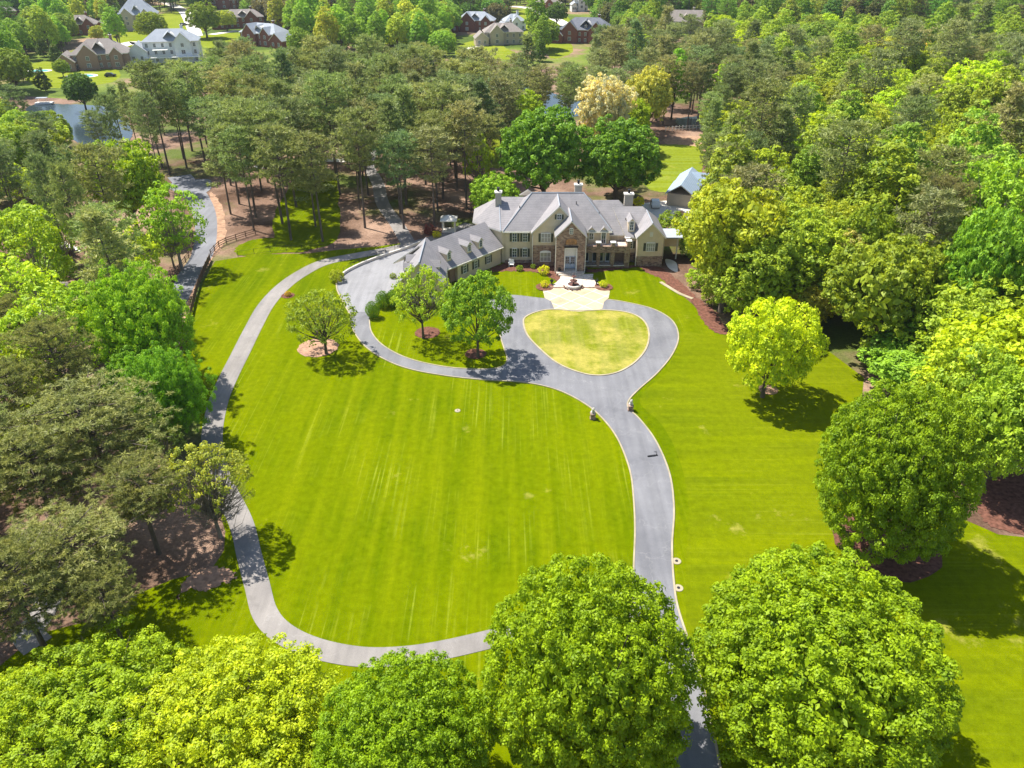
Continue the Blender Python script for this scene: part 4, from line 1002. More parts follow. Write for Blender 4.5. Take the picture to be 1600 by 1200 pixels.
def bare_tree(R, H, zb, n=70, tr=.18):
    tb = MB(); tb.tube([(0, 0, -.2), (.05, 0, zb), (.1, .1, H * .7)], [tr * 1.3, tr, tr * .3], 7)
    def rec(p, d, l, r, k):
        e = p + d * l; m_ = p + d * l * .5 + rng.normal(size=3) * l * .06; tb.tube([tuple(p), tuple(m_), tuple(e)], [r, r * .75, r * .5], 5 if k else 3)
        if k == 0: return
        for j in range(3 if k > 1 else 4):
            nd = unit(d + rng.normal(size=3) * .55 + np.array([0, 0, .12])); rec(p + d * l * rng.uniform(.45, 1), nd, l * rng.uniform(.55, .8), r * .5, k - 1)
    for i in range(9):
        a = i * 2.4; d = unit(np.array([math.cos(a), math.sin(a), rng.uniform(.5, 1.2)])); rec(np.array([0, 0, zb + (H * .6 - zb) * i / 9]), d, R * .55, tr * .4, 3)
    return tb

P = {}
# big foreground oaks (close to the camera) and their cousins
P['oak_big'] = [broad_tree(8.6, 16, 1.6, 900, 105, .25, rough=.05, rc=.088, limbs=22, zmin=-.85, core=420, sq=2.5) for _ in range(2)]
P['oak_loose'] = [broad_tree(9, 14, 2, 910, 80, .25, lobes=26, rough=.1, rc=.145, limbs=40, twigs=60, core=240) for _ in range(2)]
P['oak_mid'] = [broad_tree(6.2, 13, 2.0, 330, 60, .38, rough=.08, rc=.125, limbs=14, core=70) for _ in range(3)]
P['lobed'] = [broad_tree(6.8, 14.5, 2, 480, 40, .42, lobes=15, rough=.16, rc=.21, limbs=16, core=60) for _ in range(3)]
P['tall'] = [broad_tree(4.6, 18.5, 3.2, 260, 42, .44, rough=.18, rc=.19, limbs=14, taper=.3, twigs=10) for _ in range(3)]
P['airy'] = [broad_tree(5.2, 14, 3, 150, 30, .46, rough=.2, rc=.2, limbs=26, twigs=30, bark='bark_pale') for _ in range(2)]
P['sparse'] = [broad_tree(5.2, 8.6, 2.0, 150, 26, .34, rough=.12, rc=.15, limbs=40, twigs=90, bark='bark', trunk_r=.2)]
P['lawn_small'] = [broad_tree(5.0, 9.6, 2.0, 190, 62, .34, rough=.12, rc=.17, limbs=18, trunk_r=.2)]
P['lone'] = [broad_tree(6.4, 10.2, 1.3, 230, 56, .36, rough=.12, rc=.15, limbs=26, trunk_r=.26, twigs=20, core=30)]
P['winter'] = [broad_tree(5.2, 9.5, 1.8, 260, 26, .30, rough=.05, rc=.12, limbs=60, twigs=420, bare=1.0, bark='bark_pale', trunk_r=.22, zmin=-.2)]
P['shrub'] = [broad_tree(2.2, 3.6, .1, 70, 50, .26, rough=.1, rc=.26, limbs=5, trunk_r=.08, zmin=-.9) for _ in range(2)]
P['ball'] = [broad_tree(1.5, 3.1, .0, 420, 34, .10, rough=.01, rc=.085, core=20, limbs=3, trunk_r=.08, zmin=-.95)]
P['cone'] = [broad_tree(2.8, 8.5, .2, 150, 46, .34, rough=.1, rc=.24, limbs=6, taper=.75, zmin=-.95) for _ in range(2)]
P['pine_near'] = [pine_tree(19, 8, 7.2, 62, 18, 34, .44, .17, .62, 1.0, .36, 'round') for _ in range(2)] + [pine_tree(17, 8.5, 7.5, 50, 20, 34, .44, .17, .55, 1.0, .36, 'flat')]
P['pine'] = [pine_tree(22, 10, 5.6, 48, 9, 13, .8, .22, .6, .8, .23, 'round') for _ in range(3)] + [pine_tree(21, 11, 5.9, 38, 10, 13, .8, .22, .55, .8, .23, 'flat'), pine_tree(23, 8.5, 4.9, 56, 8, 13, .78, .22, .6, .6, .22, 'cone')]

LEAF = {'oak': (.102, .175, .004), 'yellow': (.16, .215, .005), 'lime': (.165, .235, .012), 'green': (.105, .17, .014), 'dark': (.05, .095, .014), 'olive': (.145, .17, .016),
        'tan': (.20, .20, .055), 'cream': (.31, .30, .19), 'pine': (.15, .175, .06), 'pine_g': (.115, .15, .06), 'pine_b': (.155, .165, .07), 'fresh': (.13, .21, .03), 'spring': (.20, .24, .03), 'grey': (.15, .15, .075)}
NTREE = {}
placed = []          # (x, y, r) for scatter spacing
def plant(kind_, X, Y, R=None, hs=None, col='green', label='', cat='tree', name=None, group=None, var=.12, seed=None, jitter=True):
    i = NTREE.get(kind_, 0); NTREE[kind_] = i + 1
    cm, tm, pr, cz, ph = P[kind_][i % len(P[kind_])]
    s = (R or pr) / pr; hz = hs if hs else s
    nm = name or {'pine': 'pine_tree', 'pine_near': 'pine_tree', 'shrub': 'shrub', 'ball': 'clipped_shrub', 'cone': 'evergreen_tree', 'tall': 'upright_tree', 'airy': 'open_crowned_tree'}.get(kind_, 'broadleaf_tree')
    e = thing(nm, label, cat, (X, Y, 0), group)
    e.rotation_euler = (0, 0, rnd.uniform(0, 6.28)); e.scale = (s, s, hz)
    c = LEAF[col] if isinstance(col, str) else col
    g_ = 2.1 if kind_ in ('pine', 'pine_near') else 2.45
    if kind_ not in ('pine', 'pine_near') and c[1] > c[0] * 1.45: c = (c[0] * 1.10, c[1] * .97, c[2] * .8)
    c = (c[0] * g_, c[1] * g_, c[2] * g_)
    f = 1 + rnd.uniform(-var, var); h = rnd.uniform(-var, var) * .6
    tc = [c[0] * f * (1 + h), c[1] * f, c[2] * f]
    for nme, me in (('crown', cm), ('trunk', tm)):
        o = bpy.data.objects.new('foliage' if kind_ in ('shrub', 'ball') and nme == 'crown' else nme, me); COL.objects.link(o); o.parent = e
        if nme == 'crown': o['tcol'] = tc
    placed.append((X, Y, (R or pr)))
    return e

def tree_px(kind_, px, py, rpx, col, label, hs=None, group=None, ry=None, **kw):
    """crown centre at pixel (px, py), crown radius rpx pixels across (ry: half height in pixels)"""
    i = NTREE.get(kind_, 0); cm, tm, pr, cz, ph = P[kind_][i % len(P[kind_])]
    s = 1.0; hz = hs or 1.0
    for _ in range(8):
        z = cz * (hs * s if hs else s) if not ry else cz * hz
        g = G(px, py, z); zc = g.y * math.cos(PITCH) + (CAMH - z) * math.sin(PITCH)
        s = rpx / FPX * zc / pr
        if ry: # crown half height from its projected half height
            th = PITCH + math.atan((py - 600) / FPX); need = ry / FPX * zc
            rr = s * pr; hh = math.sqrt(max(.05, need ** 2 - (rr * math.sin(th)) ** 2)) / math.cos(th) if need > rr * math.sin(th) else rr * .5
            hh = max(hh, rr * .5); hz = hh / (ph - cz)
    return plant(kind_, g.x, g.y, s * pr, hz if ry else (hs * s if hs else s), col, label, group=group, **kw)

# --- foreground and single lawn trees
tree_px('oak_big', 920, 1052, 152, 'oak', 'large dome shaped green oak in the bottom centre beside the drive', ry=158, var=0)
tree_px('oak_big', 1280, 1050, 180, 'oak', 'largest green oak at the bottom right of the drive', ry=166, var=0)
tree_px('oak_big', 1404, 738, 108, (.09, .16, .005), 'round green oak on the right lawn throwing a wide shadow', ry=126, var=0)
tree_px('oak_big', 632, 1160, 122, (.092, .17, .004), 'green oak at the bottom left of the centre oak, below the path bend', ry=120, var=0)
tree_px('oak_loose', 365, 1138, 168, (.175, .22, .004), 'yellow green open crowned tree at the bottom covering the path bend', ry=140, var=0)
tree_px('oak_loose', 130, 1130, 158, (.115, .19, .005), 'yellow green tree filling the bottom left corner', ry=132, var=0)
tree_px('oak_loose', 10, 1165, 120, 'yellow', 'yellow green tree cut by the left edge at the bottom', var=0)
tree_px('winter', 325, 762, 66, (.165, .19, .03), 'half bare tree with yellow green top leaning over the pale path', ry=68, var=0)
tree_px('lone', 1207, 541, 70, (.23, .29, .008), 'bright yellow green tree standing alone on the right lawn', ry=72, var=0)
tree_px('lawn_small', 745, 487, 48, (.085, .17, .015), 'dark green round tree on the island beside the garage wing drive', ry=52, var=0)
tree_px('sparse', 657, 462, 41, (.17, .24, .02), 'thin yellow green tree on the island in front of the garage gable', ry=46, var=0)
tree_px('sparse', 502, 497, 50, (.11, .17, .02), 'sparse spreading tree in the wide mulch ring left of the drive', ry=42, var=0)
for px, py, r_, lb in ((582, 484, 11, 'nearest of the three clipped round shrubs beside the motor court'), (598, 468, 11, 'middle clipped round shrub half hidden behind the nearest one'), (615, 466, 12, 'right hand clipped round shrub touching the thin island tree')):
    tree_px('ball', px, py, r_, (.075, .16, .012), lb, cat='shrub', group='clipped shrubs by the motor court', ry=13, var=0)
tree_px('shrub', 526, 431, 11, (.16, .2, .01), 'yellow green shrub at the left end of the retaining wall', cat='shrub')
tree_px('shrub', 614, 431, 5, 'green', 'small green shrub in the motor court by the garage doors', cat='shrub')
for px, py, r_, lb in ((851, 444, 6, 'yellow shrub left of the fountain'), (943, 444, 6, 'yellow shrub right of the fountain'), (850, 422, 8, 'low yellow flowering shrub under the arched window')):
    tree_px('shrub', px, py, r_, (.27, .29, .01), lb, cat='shrub')
tree_px('shrub', 450, 459, 4.5, (.26, .20, .02), 'orange yellow flowering shrub beside the pale path', cat='shrub')
tree_px('shrub', 833, 416, 4, 'green', 'small green shrub beside the garden chair', cat='shrub'); tree_px('shrub', 812, 419, 5, 'green', 'low green shrub right of the white garden chair', cat='shrub')
# --- behind the mansion
tree_px('oak_mid', 850, 240, 66, (.07, .155, .015), 'big dark green oak directly behind the main roof', ry=64, var=0)
tree_px('oak_mid', 966, 248, 60, (.065, .145, .015), 'dark green oak behind the right half of the mansion', ry=56, var=0)
tree_px('lobed', 948, 172, 44, 'cream', 'cream blossoming tree behind the mansion oaks', ry=56, var=0)
tree_px('lobed', 1015, 150, 36, (.23, .24, .05), 'pale yellow green tree right of the cream tree', ry=48, var=0)
tree_px('tall', 1055, 125, 23, (.10, .22, .015), 'narrow bright green tree among the pines behind the cream tree', ry=42, var=0)
tree_px('lobed', 990, 190, 27, (.14, .22, .012), 'bright green tree tucked under the cream tree', ry=34, var=0)
tree_px('oak_mid', 812, 176, 36, 'lime', 'light green tree left of the big dark oak', ry=34)
tree_px('tall', 783, 145, 14, (.10, .25, .02), 'slim bright green tree at the right edge of the pine grove', ry=28, var=0)
tree_px('oak_mid', 775, 305, 38, (.13, .24, .02), 'light green tree behind the left chimney of the mansion', ry=32)
tree_px('airy', 746, 250, 22, 'lime', 'pale green tree in the shade at the right edge of the grove', ry=40)
tree_px('shrub', 1050, 350, 24, 'green', 'dense green shrub mass behind the right gable', cat='shrub', ry=16)
tree_px('shrub', 1075, 362, 22, 'green', 'green shrub mass beside the breezeway', cat='shrub', ry=16)
tree_px('shrub', 672, 359, 9, (.10, .03, .03), 'dark red shrub beside the gazebo', cat='shrub'); tree_px('shrub', 682, 366, 6, (.25, .27, .01), 'yellow shrub below the gazebo', cat='shrub')
tree_px('shrub', 998, 315, 8, (.35, .36, .01), 'yellow shrub beside the rear chimney', cat='shrub')
tree_px('pine_near', 1138, 268, 42, (.15, .165, .06), 'olive pine half covering the pool house', ry=42, var=0)
tree_px('pine_near', 1120, 300, 22, (.14, .165, .06), 'small pine in front of the pool house', ry=26, var=0)
tree_px('pine', 1175, 250, 26, 'pine_g', 'green pine above the huge olive yellow tree', ry=40, var=0)
tree_px('tall', 1148, 225, 18, 'lime', 'light green tree above the pool house pine', ry=24, var=0)
for px, py, r_, cl, lb in ((1100, 352, 16, 'green', 'round green shrub below the pool house'), (1062, 338, 8, (.14, .08, .05), 'reddish shrub by the rear patio edge'), (978, 330, 9, 'lime', 'light green shrub behind the rear chimney'),
                           (1085, 385, 20, 'green', 'broad green shrub right of the breezeway'), (1098, 432, 22, 'lime', 'light green bush at the foot of the huge olive tree'), (1118, 458, 20, 'green', 'green bush at the edge of the right mulch bed')):
    tree_px('shrub', px, py, r_, cl, lb, cat='shrub')
tree_px('shrub', 1095, 330, 12, 'lime', 'light green shrub by the pool house corner', cat='shrub', ry=12)
# --- big clumpy group on the right of the mansion
tree_px('lobed', 1145, 375, 84, (.17, .20, .012), 'huge olive yellow clumpy tree right of the mansion', ry=92, var=0)
tree_px('lobed', 1205, 345, 70, (.155, .20, .012), 'olive yellow clumpy tree behind the huge one', ry=66, var=0)
tree_px('lobed', 1190, 425, 72, (.13, .18, .014), 'darker clumpy tree in front of the huge olive one', ry=70, var=0)
tree_px('lobed', 1310, 415, 56, 'tan', 'tan tipped clumpy tree behind the lone yellow green tree', ry=62, var=0)
tree_px('lobed', 1265, 470, 48, (.19, .19, .03), 'low tan green clumpy tree left of the dark hollow', ry=40, var=0)
tree_px('lobed', 1250, 350, 42, (.19, .20, .02), 'small yellow olive clumpy tree above the tan tipped one', ry=36, var=0)
tree_px('lobed', 1410, 440, 52, (.125, .19, .014), 'olive green rounded tree in the middle of the right woods edge', ry=66, var=0)
tree_px('oak_mid', 1348, 395, 50, (.10, .17, .016), 'green tree between the tan tipped and olive trees', ry=70)
tree_px('cone', 1430, 535, 60, (.09, .19, .03), 'feathery light green evergreen at the right woods edge', ry=60, var=0)
tree_px('lobed', 1440, 580, 82, (.10, .20, .02), 'broad light green tree behind the round oak', ry=50, var=0)
tree_px('airy', 1520, 620, 55, (.14, .23, .03), 'pale green airy tree right of the round oak', ry=75, var=0)
tree_px('lobed', 1572, 660, 72, (.13, .22, .02), 'light green tree cut by the right edge above the mulch', ry=90, var=0)
tree_px('lobed', 1580, 520, 42, (.22, .22, .01), 'yellow olive tree cut by the right edge', ry=56, var=0)
tree_px('oak_mid', 1530, 440, 62, (.09, .19, .02), 'tall green tree with layered crown near the right edge', ry=110, var=0)
tree_px('airy', 1560, 340, 60, (.12, .23, .02), 'fresh green tree at the right edge of the woods', ry=80, var=0)
tree_px('tall', 1370, 320, 62, (.12, .18, .016), 'tall green tree with a dark trunk in the right woods', ry=85, var=0)
tree_px('pine_near', 1465, 330, 46, (.16, .15, .06), 'brownish pine rising behind the olive tree', ry=50, var=0)
tree_px('lobed', 1535, 150, 62, (.20, .28, .006), 'vivid yellow green tree high in the right woods', ry=56, var=0)
tree_px('lobed', 1490, 165, 50, (.22, .29, .006), 'brightest yellow green tree beside the tan blossoming one', ry=42, var=0)
tree_px('lobed', 1440, 192, 30, (.40, .34, .12), 'tan blossoming tree in the upper right woods', ry=18, var=0)
tree_px('lobed', 1447, 78, 24, (.42, .38, .16), 'cream blossoming tree high in the right woods', ry=16, var=0)
tree_px('lobed', 1462, 58, 30, (.19, .29, .006), 'vivid yellow green tree above the cream blossoming one', ry=20, var=0)
tree_px('lobed', 1395, 92, 44, (.22, .30, .006), 'wide vivid yellow green crown left of the cream blossoming tree', ry=26, var=0)
tree_px('lobed', 1585, 270, 50, (.18, .28, .006), 'vivid green tree cut by the right edge in the upper woods', ry=40, var=0)
tree_px('lobed', 1345, 265, 66, (.18, .23, .012), 'yellow green spreading tree in the centre of the right woods', ry=54, var=0)
# --- left side near trees
tree_px('lobed', 196, 285, 58, (.125, .21, .012), 'large lime green tree by the woodland road', ry=66, var=0)
tree_px('lobed', 40, 355, 40, (.11, .2, .02), 'fresh green rounded tree at the left edge above the timber deck', ry=40, var=0)
tree_px('lobed', 30, 235, 44, (.12, .2, .02), 'light green tree at the left edge below the pond', ry=40, var=0)
tree_px('pine', 110, 320, 32, 'pine', 'tall pine left of the large lime green tree', ry=60, var=0)
tree_px('pine', 75, 300, 28, 'pine_g', 'deep green pine behind the timber deck', ry=56, var=0)
tree_px('airy', 266, 345, 40, (.12, .23, .018), 'light green tree leaning to the woodland road', ry=52, var=0)
tree_px('airy', 262, 375, 26, (.13, .22, .03), 'smaller pale tree under the leaning light green one', ry=30, var=0)
tree_px('oak_loose', 215, 505, 80, (.11, .22, .012), 'big bright green tree beside the left lawn fence', ry=84, var=0)
tree_px('oak_mid', 130, 490, 48, (.13, .23, .014), 'light green tree left of the big bright one', ry=48, var=0)
tree_px('oak_loose', 262, 615, 62, (.08, .19, .014), 'deep green tree leaning over the pale path', ry=66, var=0)
tree_px('oak_mid', 205, 600, 46, (.075, .17, .014), 'shaded green tree between the pine and the path', ry=50, var=0)
tree_px('cone', 75, 458, 22, (.05, .10, .012), 'dark conical evergreen at the left lawn patch', ry=34, var=0)
tree_px('lobed', 78, 424, 36, (.13, .22, .04), 'small pale green tree above the dark evergreen', ry=26, var=0)
tree_px('shrub', 62, 150, 1, 'green', 'x', cat='shrub') if False else None
tree_px('oak_mid', 126, 140, 24, (.05, .11, .02), 'dark green tree on the far bank of the pond', ry=24, var=0)
for px, py, r_, ry_, lb in ((150, 668, 128, 72, 'wide umbrella crowned pine nearest the pale path'), (60, 740, 100, 80, 'broad pine crown below the umbrella pine at the left edge'), (215, 760, 84, 64, 'pine with exposed limbs left of the half bare tree'),
                        (110, 860, 120, 90, 'big olive pine crown in the lower left'), (30, 920, 100, 90, 'pine cut by the left edge above the yellow green trees'), (165, 930, 70, 60, 'lowest pine with pale dead limbs beside the shaded grass'),
                        (90, 560, 66, 62, 'pine standing left of the shaded green tree'), (20, 620, 60, 60, 'pine at the left edge beside the pale garden path'), (25, 500, 50, 40, 'small pine half over the low roof at the left edge')):
    tree_px('pine_near', px, py, r_, (.15, .158, .052), lb, ry=ry_, group='near pines on the left', var=.06)
tree_px('airy', 255, 690, 30, (.08, .13, .03), 'small dull green tree beneath the umbrella pine', ry=34)
tree_px('shrub', 240, 775, 14, (.10, .05, .04), 'dark reddish shrub on the pine straw', cat='shrub')

tree_px('pine', 172, 188, 22, 'pine_g', 'green pine rising over the right end of the pond', ry=36, var=0)
tree_px('pine', 200, 170, 22, 'pine', 'olive pine right of the pond below the brick house', ry=38, var=0)
tree_px('pine', 228, 190, 24, 'pine_g', 'green pine between the pond and the white house', ry=40, var=0)
tree_px('oak_mid', 95, 205, 15, (.09, .17, .03), 'small green tree on the near shore of the pond', ry=18, var=0)
# --- woods: scatter by region
def inside(poly, x, y):
    c = False; j = len(poly) - 1
    for i in range(len(poly)):
        a, b_ = poly[i], poly[j]
        if (a.y > y) != (b_.y > y) and x < (b_.x - a.x) * (y - a.y) / (b_.y - a.y + 1e-12) + a.x: c = not c
        j = i
    return c
KEEP = [[G(*p) for p in q] for q in (
    [(336, 408), (480, 398), (640, 380), (760, 352), (1010, 404), (1085, 478), (1100, 500), (1135, 514), (1290, 548), (1345, 640), (1480, 800), (1900, 900), (1900, 1600), (300, 1600), (440, 990), (330, 700), (290, 560)],
    [(250, 275), (332, 272), (352, 300), (350, 395), (300, 470), (270, 560), (235, 560), (262, 480), (290, 400), (290, 330)],
    [(30, 168), (62, 156), (150, 160), (205, 180), (208, 222), (150, 240), (100, 225)],
    [(745, 100), (860, 108), (925, 145), (928, 184), (870, 194), (815, 184), (750, 140)],
    [(1014, 228), (1098, 224), (1098, 262), (1084, 300), (1084, 345), (990, 345), (1008, 300)], 
    [(690, 335), (760, 320), (1000, 330), (1070, 370), (1070, 430), (690, 430)],
    [(20, 95), (200, 100), (330, 95), (345, 110), (330, 140), (200, 140), (160, 148), (30, 140)],
    [(180, 30), (330, 15), (400, 60), (420, 92), (230, 100), (170, 60)],
    [(700, 55), (820, 50), (830, 98), (700, 96)], [(790, 8), (900, 12), (960, 60), (950, 76), (870, 80), (790, 60)], [(1040, 44), (1100, 44), (1105, 62), (1040, 62)],
    [(0, 460), (60, 436), (70, 465), (60, 520), (0, 560)],
)]
for hx, hy, hw in HOUSES:
    if hy > 300: continue
    c_ = G(hx, hy); k_ = hw * .5 + 5; far = 88 if hy > 85 else 62 if hy > 35 else 40
    n_ = c_ * (G(hx, hy + far).y / c_.y)
    KEEP.append([Vector((c_.x - k_, c_.y + 16, 0)), Vector((c_.x + k_, c_.y + 16, 0)), Vector((n_.x + k_ * .9, n_.y, 0)), Vector((n_.x - k_ * .9, n_.y, 0))])
def clear(x, y):
    for q in KEEP:
        if inside(q, x, y): return False
    return True
grid = {}
def far_enough(x, y, d):
    gx, gy = int(x // 12), int(y // 12)
    for i in range(-1, 2):
        for j in range(-1, 2):
            for (a, b_, r_) in grid.get((gx + i, gy + j), ()):
                if (a - x) ** 2 + (b_ - y) ** 2 < (min(d, max(r_, d * .7))) ** 2: return False
    return True
def addg(x, y, r_): grid.setdefault((int(x // 12), int(y // 12)), []).append((x, y, r_))
for a in placed:
    if a[2] > 3: addg(a[0], a[1], a[2] * .95)

ROWS = []
def scatter(poly, d, mix, group, where, n_max=400, rlo=.85, rhi=1.2, seed=1, tries=40):
    r = random.Random(seed); q = [G(*p) for p in poly]
    x0, x1 = min(p.x for p in q), max(p.x for p in q); y0, y1 = min(p.y for p in q), max(p.y for p in q)
    area = (x1 - x0) * (y1 - y0); n = 0; mine = []; tot = sum(m[0] for m in mix)
    for _ in range(int(area / (d * d) * tries / 8)):
        if n >= n_max: break
        x, y = r.uniform(x0, x1), r.uniform(y0, y1)
        if not inside(q, x, y) or not clear(x, y) or not far_enough(x, y, d): continue
        u = r.uniform(0, tot)
        for m in mix:
            u -= m[0]
            if u <= 0: break
        s = r.uniform(rlo, rhi); pr = P[m[1]][0][2]
        hh = s * r.uniform(.9, 1.12)
        t = plant(m[1], x, y, pr * s, hh, m[2], m[3], group=group, var=.2); addg(x, y, d); n += 1; mine.append((t, m[3], s, hh))
    # say of each which one it is: look, then row counted from the front and place in that row counted from the left
    mine.sort(key=lambda a: a[0].location.y)
    per = max(3, int(round(math.sqrt(len(mine)) * 1.15))); ORD = ('first second third fourth fifth sixth seventh eighth ninth tenth eleventh twelfth thirteenth fourteenth fifteenth '
        'sixteenth seventeenth eighteenth nineteenth twentieth').split()
    for k in range(0, len(mine), per):
        row = sorted(mine[k:k + per], key=lambda a: a[0].location.x / a[0].location.y)
        for j, (t, what, s, hh) in enumerate(row):
            size = ('tall ' if hh > 1.08 else 'short ' if hh < .85 else '') + ('slim ' if s < .88 else 'broad ' if s > 1.1 else '')
            rk = k // per; side, jj = ('left', j) if j < len(row) / 2 else ('right', len(row) - 1 - j)
            t['label'] = f"{size}{what.split(' in the ')[0].split(' on the ')[0].split(' among the ')[0].split(' at the ')[0].split(' on ')[0].split(' between ')[0].split(' beside ')[0].split(' in front')[0]}, {ORD[min(rk, 19)]} row of {where}, {ORD[jj]} from {side}"
    return n
SC = {}
PL = 'pine in the dense grove behind the garage wing'
SC['grove'] = scatter([(322, 300), (350, 345), (420, 372), (470, 388), (530, 384), (600, 374), (660, 366), (720, 340), (770, 300), (795, 240), (775, 200), (700, 182), (560, 180), (450, 186), (330, 215), (240, 262), (262, 285)], 6.7,
        [(5, 'pine', 'pine', 'olive green pine in the dense grove behind the garage wing'), (3, 'pine', 'pine_g', 'deep green pine in the dense grove behind the garage wing'), (1.6, 'pine', 'pine_b', 'brownish green pine in the dense grove behind the garage wing')], 'pines of the grove behind the garage wing', 'the garage side grove', 118, seed=3)
SC['left'] = scatter([(-40, 330), (60, 325), (130, 335), (150, 365), (160, 400), (120, 425), (60, 405), (-40, 385)], 7.5,
        [(5, 'pine', 'pine_g', 'green pine in the left woods below the pond'), (2, 'airy', 'lime', 'light green tree in the left woods below the pond'), (2, 'tall', 'green', 'mid green tree in the left woods below the pond')], 'trees of the left woods', 'the left woods', 48, rlo=.7, rhi=.95, seed=5)
SC['leftlow'] = scatter([(-60, 400), (60, 410), (200, 430), (250, 470), (220, 560), (200, 640), (200, 700), (100, 760), (-150, 760), (-120, 560)], 9,
        [(2, 'pine', 'pine', 'pine at the left edge of the lower woods'), (2, 'airy', 'lime', 'light green tree at the left edge of the lower woods')], 'trees of the lower left woods', 'the lower left woods', 22, seed=6)
SC['bank'] = scatter([(-60, 215), (30, 205), (60, 225), (110, 240), (100, 300), (60, 325), (-60, 330)], 7,
        [(2, 'oak_mid', (.14, .22, .03), 'light green tree on the near left bank'), (1, 'pine', 'pine_g', 'small green pine on the near left bank')], 'trees of the near pond bank', 'the near pond bank', 26, rlo=.6, rhi=.85, seed=26)
SC['behind'] = scatter([(930, 214), (1012, 218), (1004, 300), (985, 320), (940, 300)], 6.5,
        [(2, 'oak_mid', 'green', 'green tree between the blossoming tree and the back lawn'), (1, 'airy', 'grey', 'dull half leafless tree between the blossoming tree and the back lawn')], 'trees west of the back lawn', 'the back lawn edge', 12, rlo=.5, rhi=.75, seed=31)
SC['behindr'] = scatter([(1098, 214), (1150, 214), (1165, 260), (1150, 345), (1092, 350), (1102, 280)], 6,
        [(2, 'pine', 'pine', 'olive pine beside the pool house'), (2, 'oak_mid', (.15, .22, .02), 'light green tree beside the pool house')], 'trees beside the pool house', 'the pool house woods', 18, rlo=.6, rhi=.85, seed=32)
SC['beltfill'] = scatter([(1000, 216), (1150, 213), (1240, 226), (1240, 190), (1000, 180)], 5.2,
        [(2, 'pine', 'pine_b', 'brownish pine at the back of the clearing'), (1, 'pine', 'pine_g', 'green pine at the back of the clearing')], 'pines behind the clearing', 'the clearing pines', 10, rlo=.75, rhi=1.0, seed=33)
SC['pondfront'] = scatter([(780, 186), (835, 194), (930, 188), (940, 212), (850, 222), (790, 215)], 5.2,
        [(2, 'pine', 'pine_b', 'brownish pine in front of the centre pond'), (1, 'pine', 'pine', 'olive pine in front of the centre pond')], 'pines before the centre pond', 'the centre pond pines', 14, rlo=.7, rhi=.95, seed=41)
SC['leftbot'] = scatter([(-300, 760), (100, 760), (250, 800), (240, 880), (150, 930), (-100, 1000), (-500, 1100)], 9,
        [(2, 'pine_near', (.20, .215, .075), 'pine in the lower left corner woods')], 'pines of the lower left corner', 'the lower left corner', 8, seed=8)
SC['centre'] = scatter([(790, 200), (840, 222), (905, 215), (1000, 218), (1080, 212), (1130, 214), (1240, 226), (1235, 128), (1100, 112), (900, 108), (930, 150), (800, 165)], 7.6,
        [(6, 'pine', 'pine_b', 'brownish pine in the belt between the pond and the mansion'), (3, 'pine', 'pine_g', 'dark green pine in the belt between the pond and the mansion'), (1, 'tall', 'lime', 'light green tree in the belt between the pond and the mansion')], 'trees of the centre belt', 'the belt behind the mansion', 48, seed=9)
SC['pondleft'] = scatter([(165, 262), (215, 232), (300, 200), (400, 165), (430, 130), (330, 128), (250, 150), (210, 175), (215, 215), (190, 235), (150, 250)], 8.4,
        [(5, 'pine', 'pine_g', 'green pine on the banks of the pond'), (1, 'tall', 'green', 'mid green tree on the banks of the pond')], 'trees round the pond', 'the pond bank', 26, rlo=.7, rhi=1.0, seed=10)
RW = [(1130, 216), (1180, 250), (1150, 330), (1130, 400), (1105, 470), (1140, 500), (1250, 525), (1345, 560), (1380, 640), (1480, 760), (1560, 740), (1750, 760), (1800, 500), (1700, 200), (1640, 130), (1230, 128)]
SC['right'] = scatter(RW, 7.8,
        [(1.3, 'pine', 'pine_b', 'brownish pine in the right hand woods'), (.9, 'pine', 'pine', 'olive pine in the right hand woods'), (2.2, 'lobed', (.125, .19, .018), 'mid green rounded tree in the right hand woods'), (2, 'tall', 'fresh', 'fresh green upright tree in the right hand woods'),
         (1.4, 'airy', 'lime', 'airy lime green tree in the right hand woods'), (1.1, 'lobed', (.17, .235, .01), 'vivid yellow green tree in the right hand woods'), (.5, 'lobed', 'spring', 'pale spring green tree in the right hand woods')], 'trees of the right hand woods', 'the right woods', 330, rlo=.9, rhi=1.35, seed=12)
SC['topright'] = scatter([(960, 108), (1230, 126), (1640, 130), (1620, 90), (1300, 72), (960, 66)], 9.5,
        [(2, 'lobed', (.16, .25, .014), 'yellow green rounded tree on the far right slope'), (1.2, 'lobed', (.10, .16, .03), 'dull green rounded tree on the far right slope'), (2, 'tall', 'fresh', 'fresh green upright tree on the far right slope')], 'trees of the far right slope', 'the far right slope', 110, rlo=.9, rhi=1.25, seed=14)
SC['topleft'] = scatter([(-20, 150), (60, 148), (180, 100), (420, 96), (700, 98), (960, 100), (960, 62), (700, 52), (430, 56), (200, 40), (-20, 44)], 9.0,
        [(3, 'tall', (.12, .23, .03), 'light green upright tree among the far houses'), (2, 'oak_mid', (.11, .2, .03), 'round green tree among the far houses'), (1.2, 'cone', 'dark', 'dark evergreen tree among the far houses'), (.8, 'tall', 'spring', 'pale spring green tree among the far houses')], 'trees among the far houses', 'the far houses', 150, rlo=.9, rhi=1.3, seed=15)
for px, py, r_, lb, cl in ((95, 105, 12, 'round green tree left of the brick house', 'green'), (235, 40, 22, 'round green tree behind the white house', 'green'), (152, 52, 12, 'pale conical tree between the far left houses', 'spring'), (318, 28, 24, 'spreading green tree on the far lawn', 'green'),
                           (352, 30, 14, 'yellow green tree beside the red brick house', 'spring'), (845, 60, 16, 'light green tree by the far lawn across the pond', 'lime'), (870, 20, 16, 'dark round tree by the far drive', 'dark')):
    tree_px('oak_mid', px, py, r_, cl, lb)
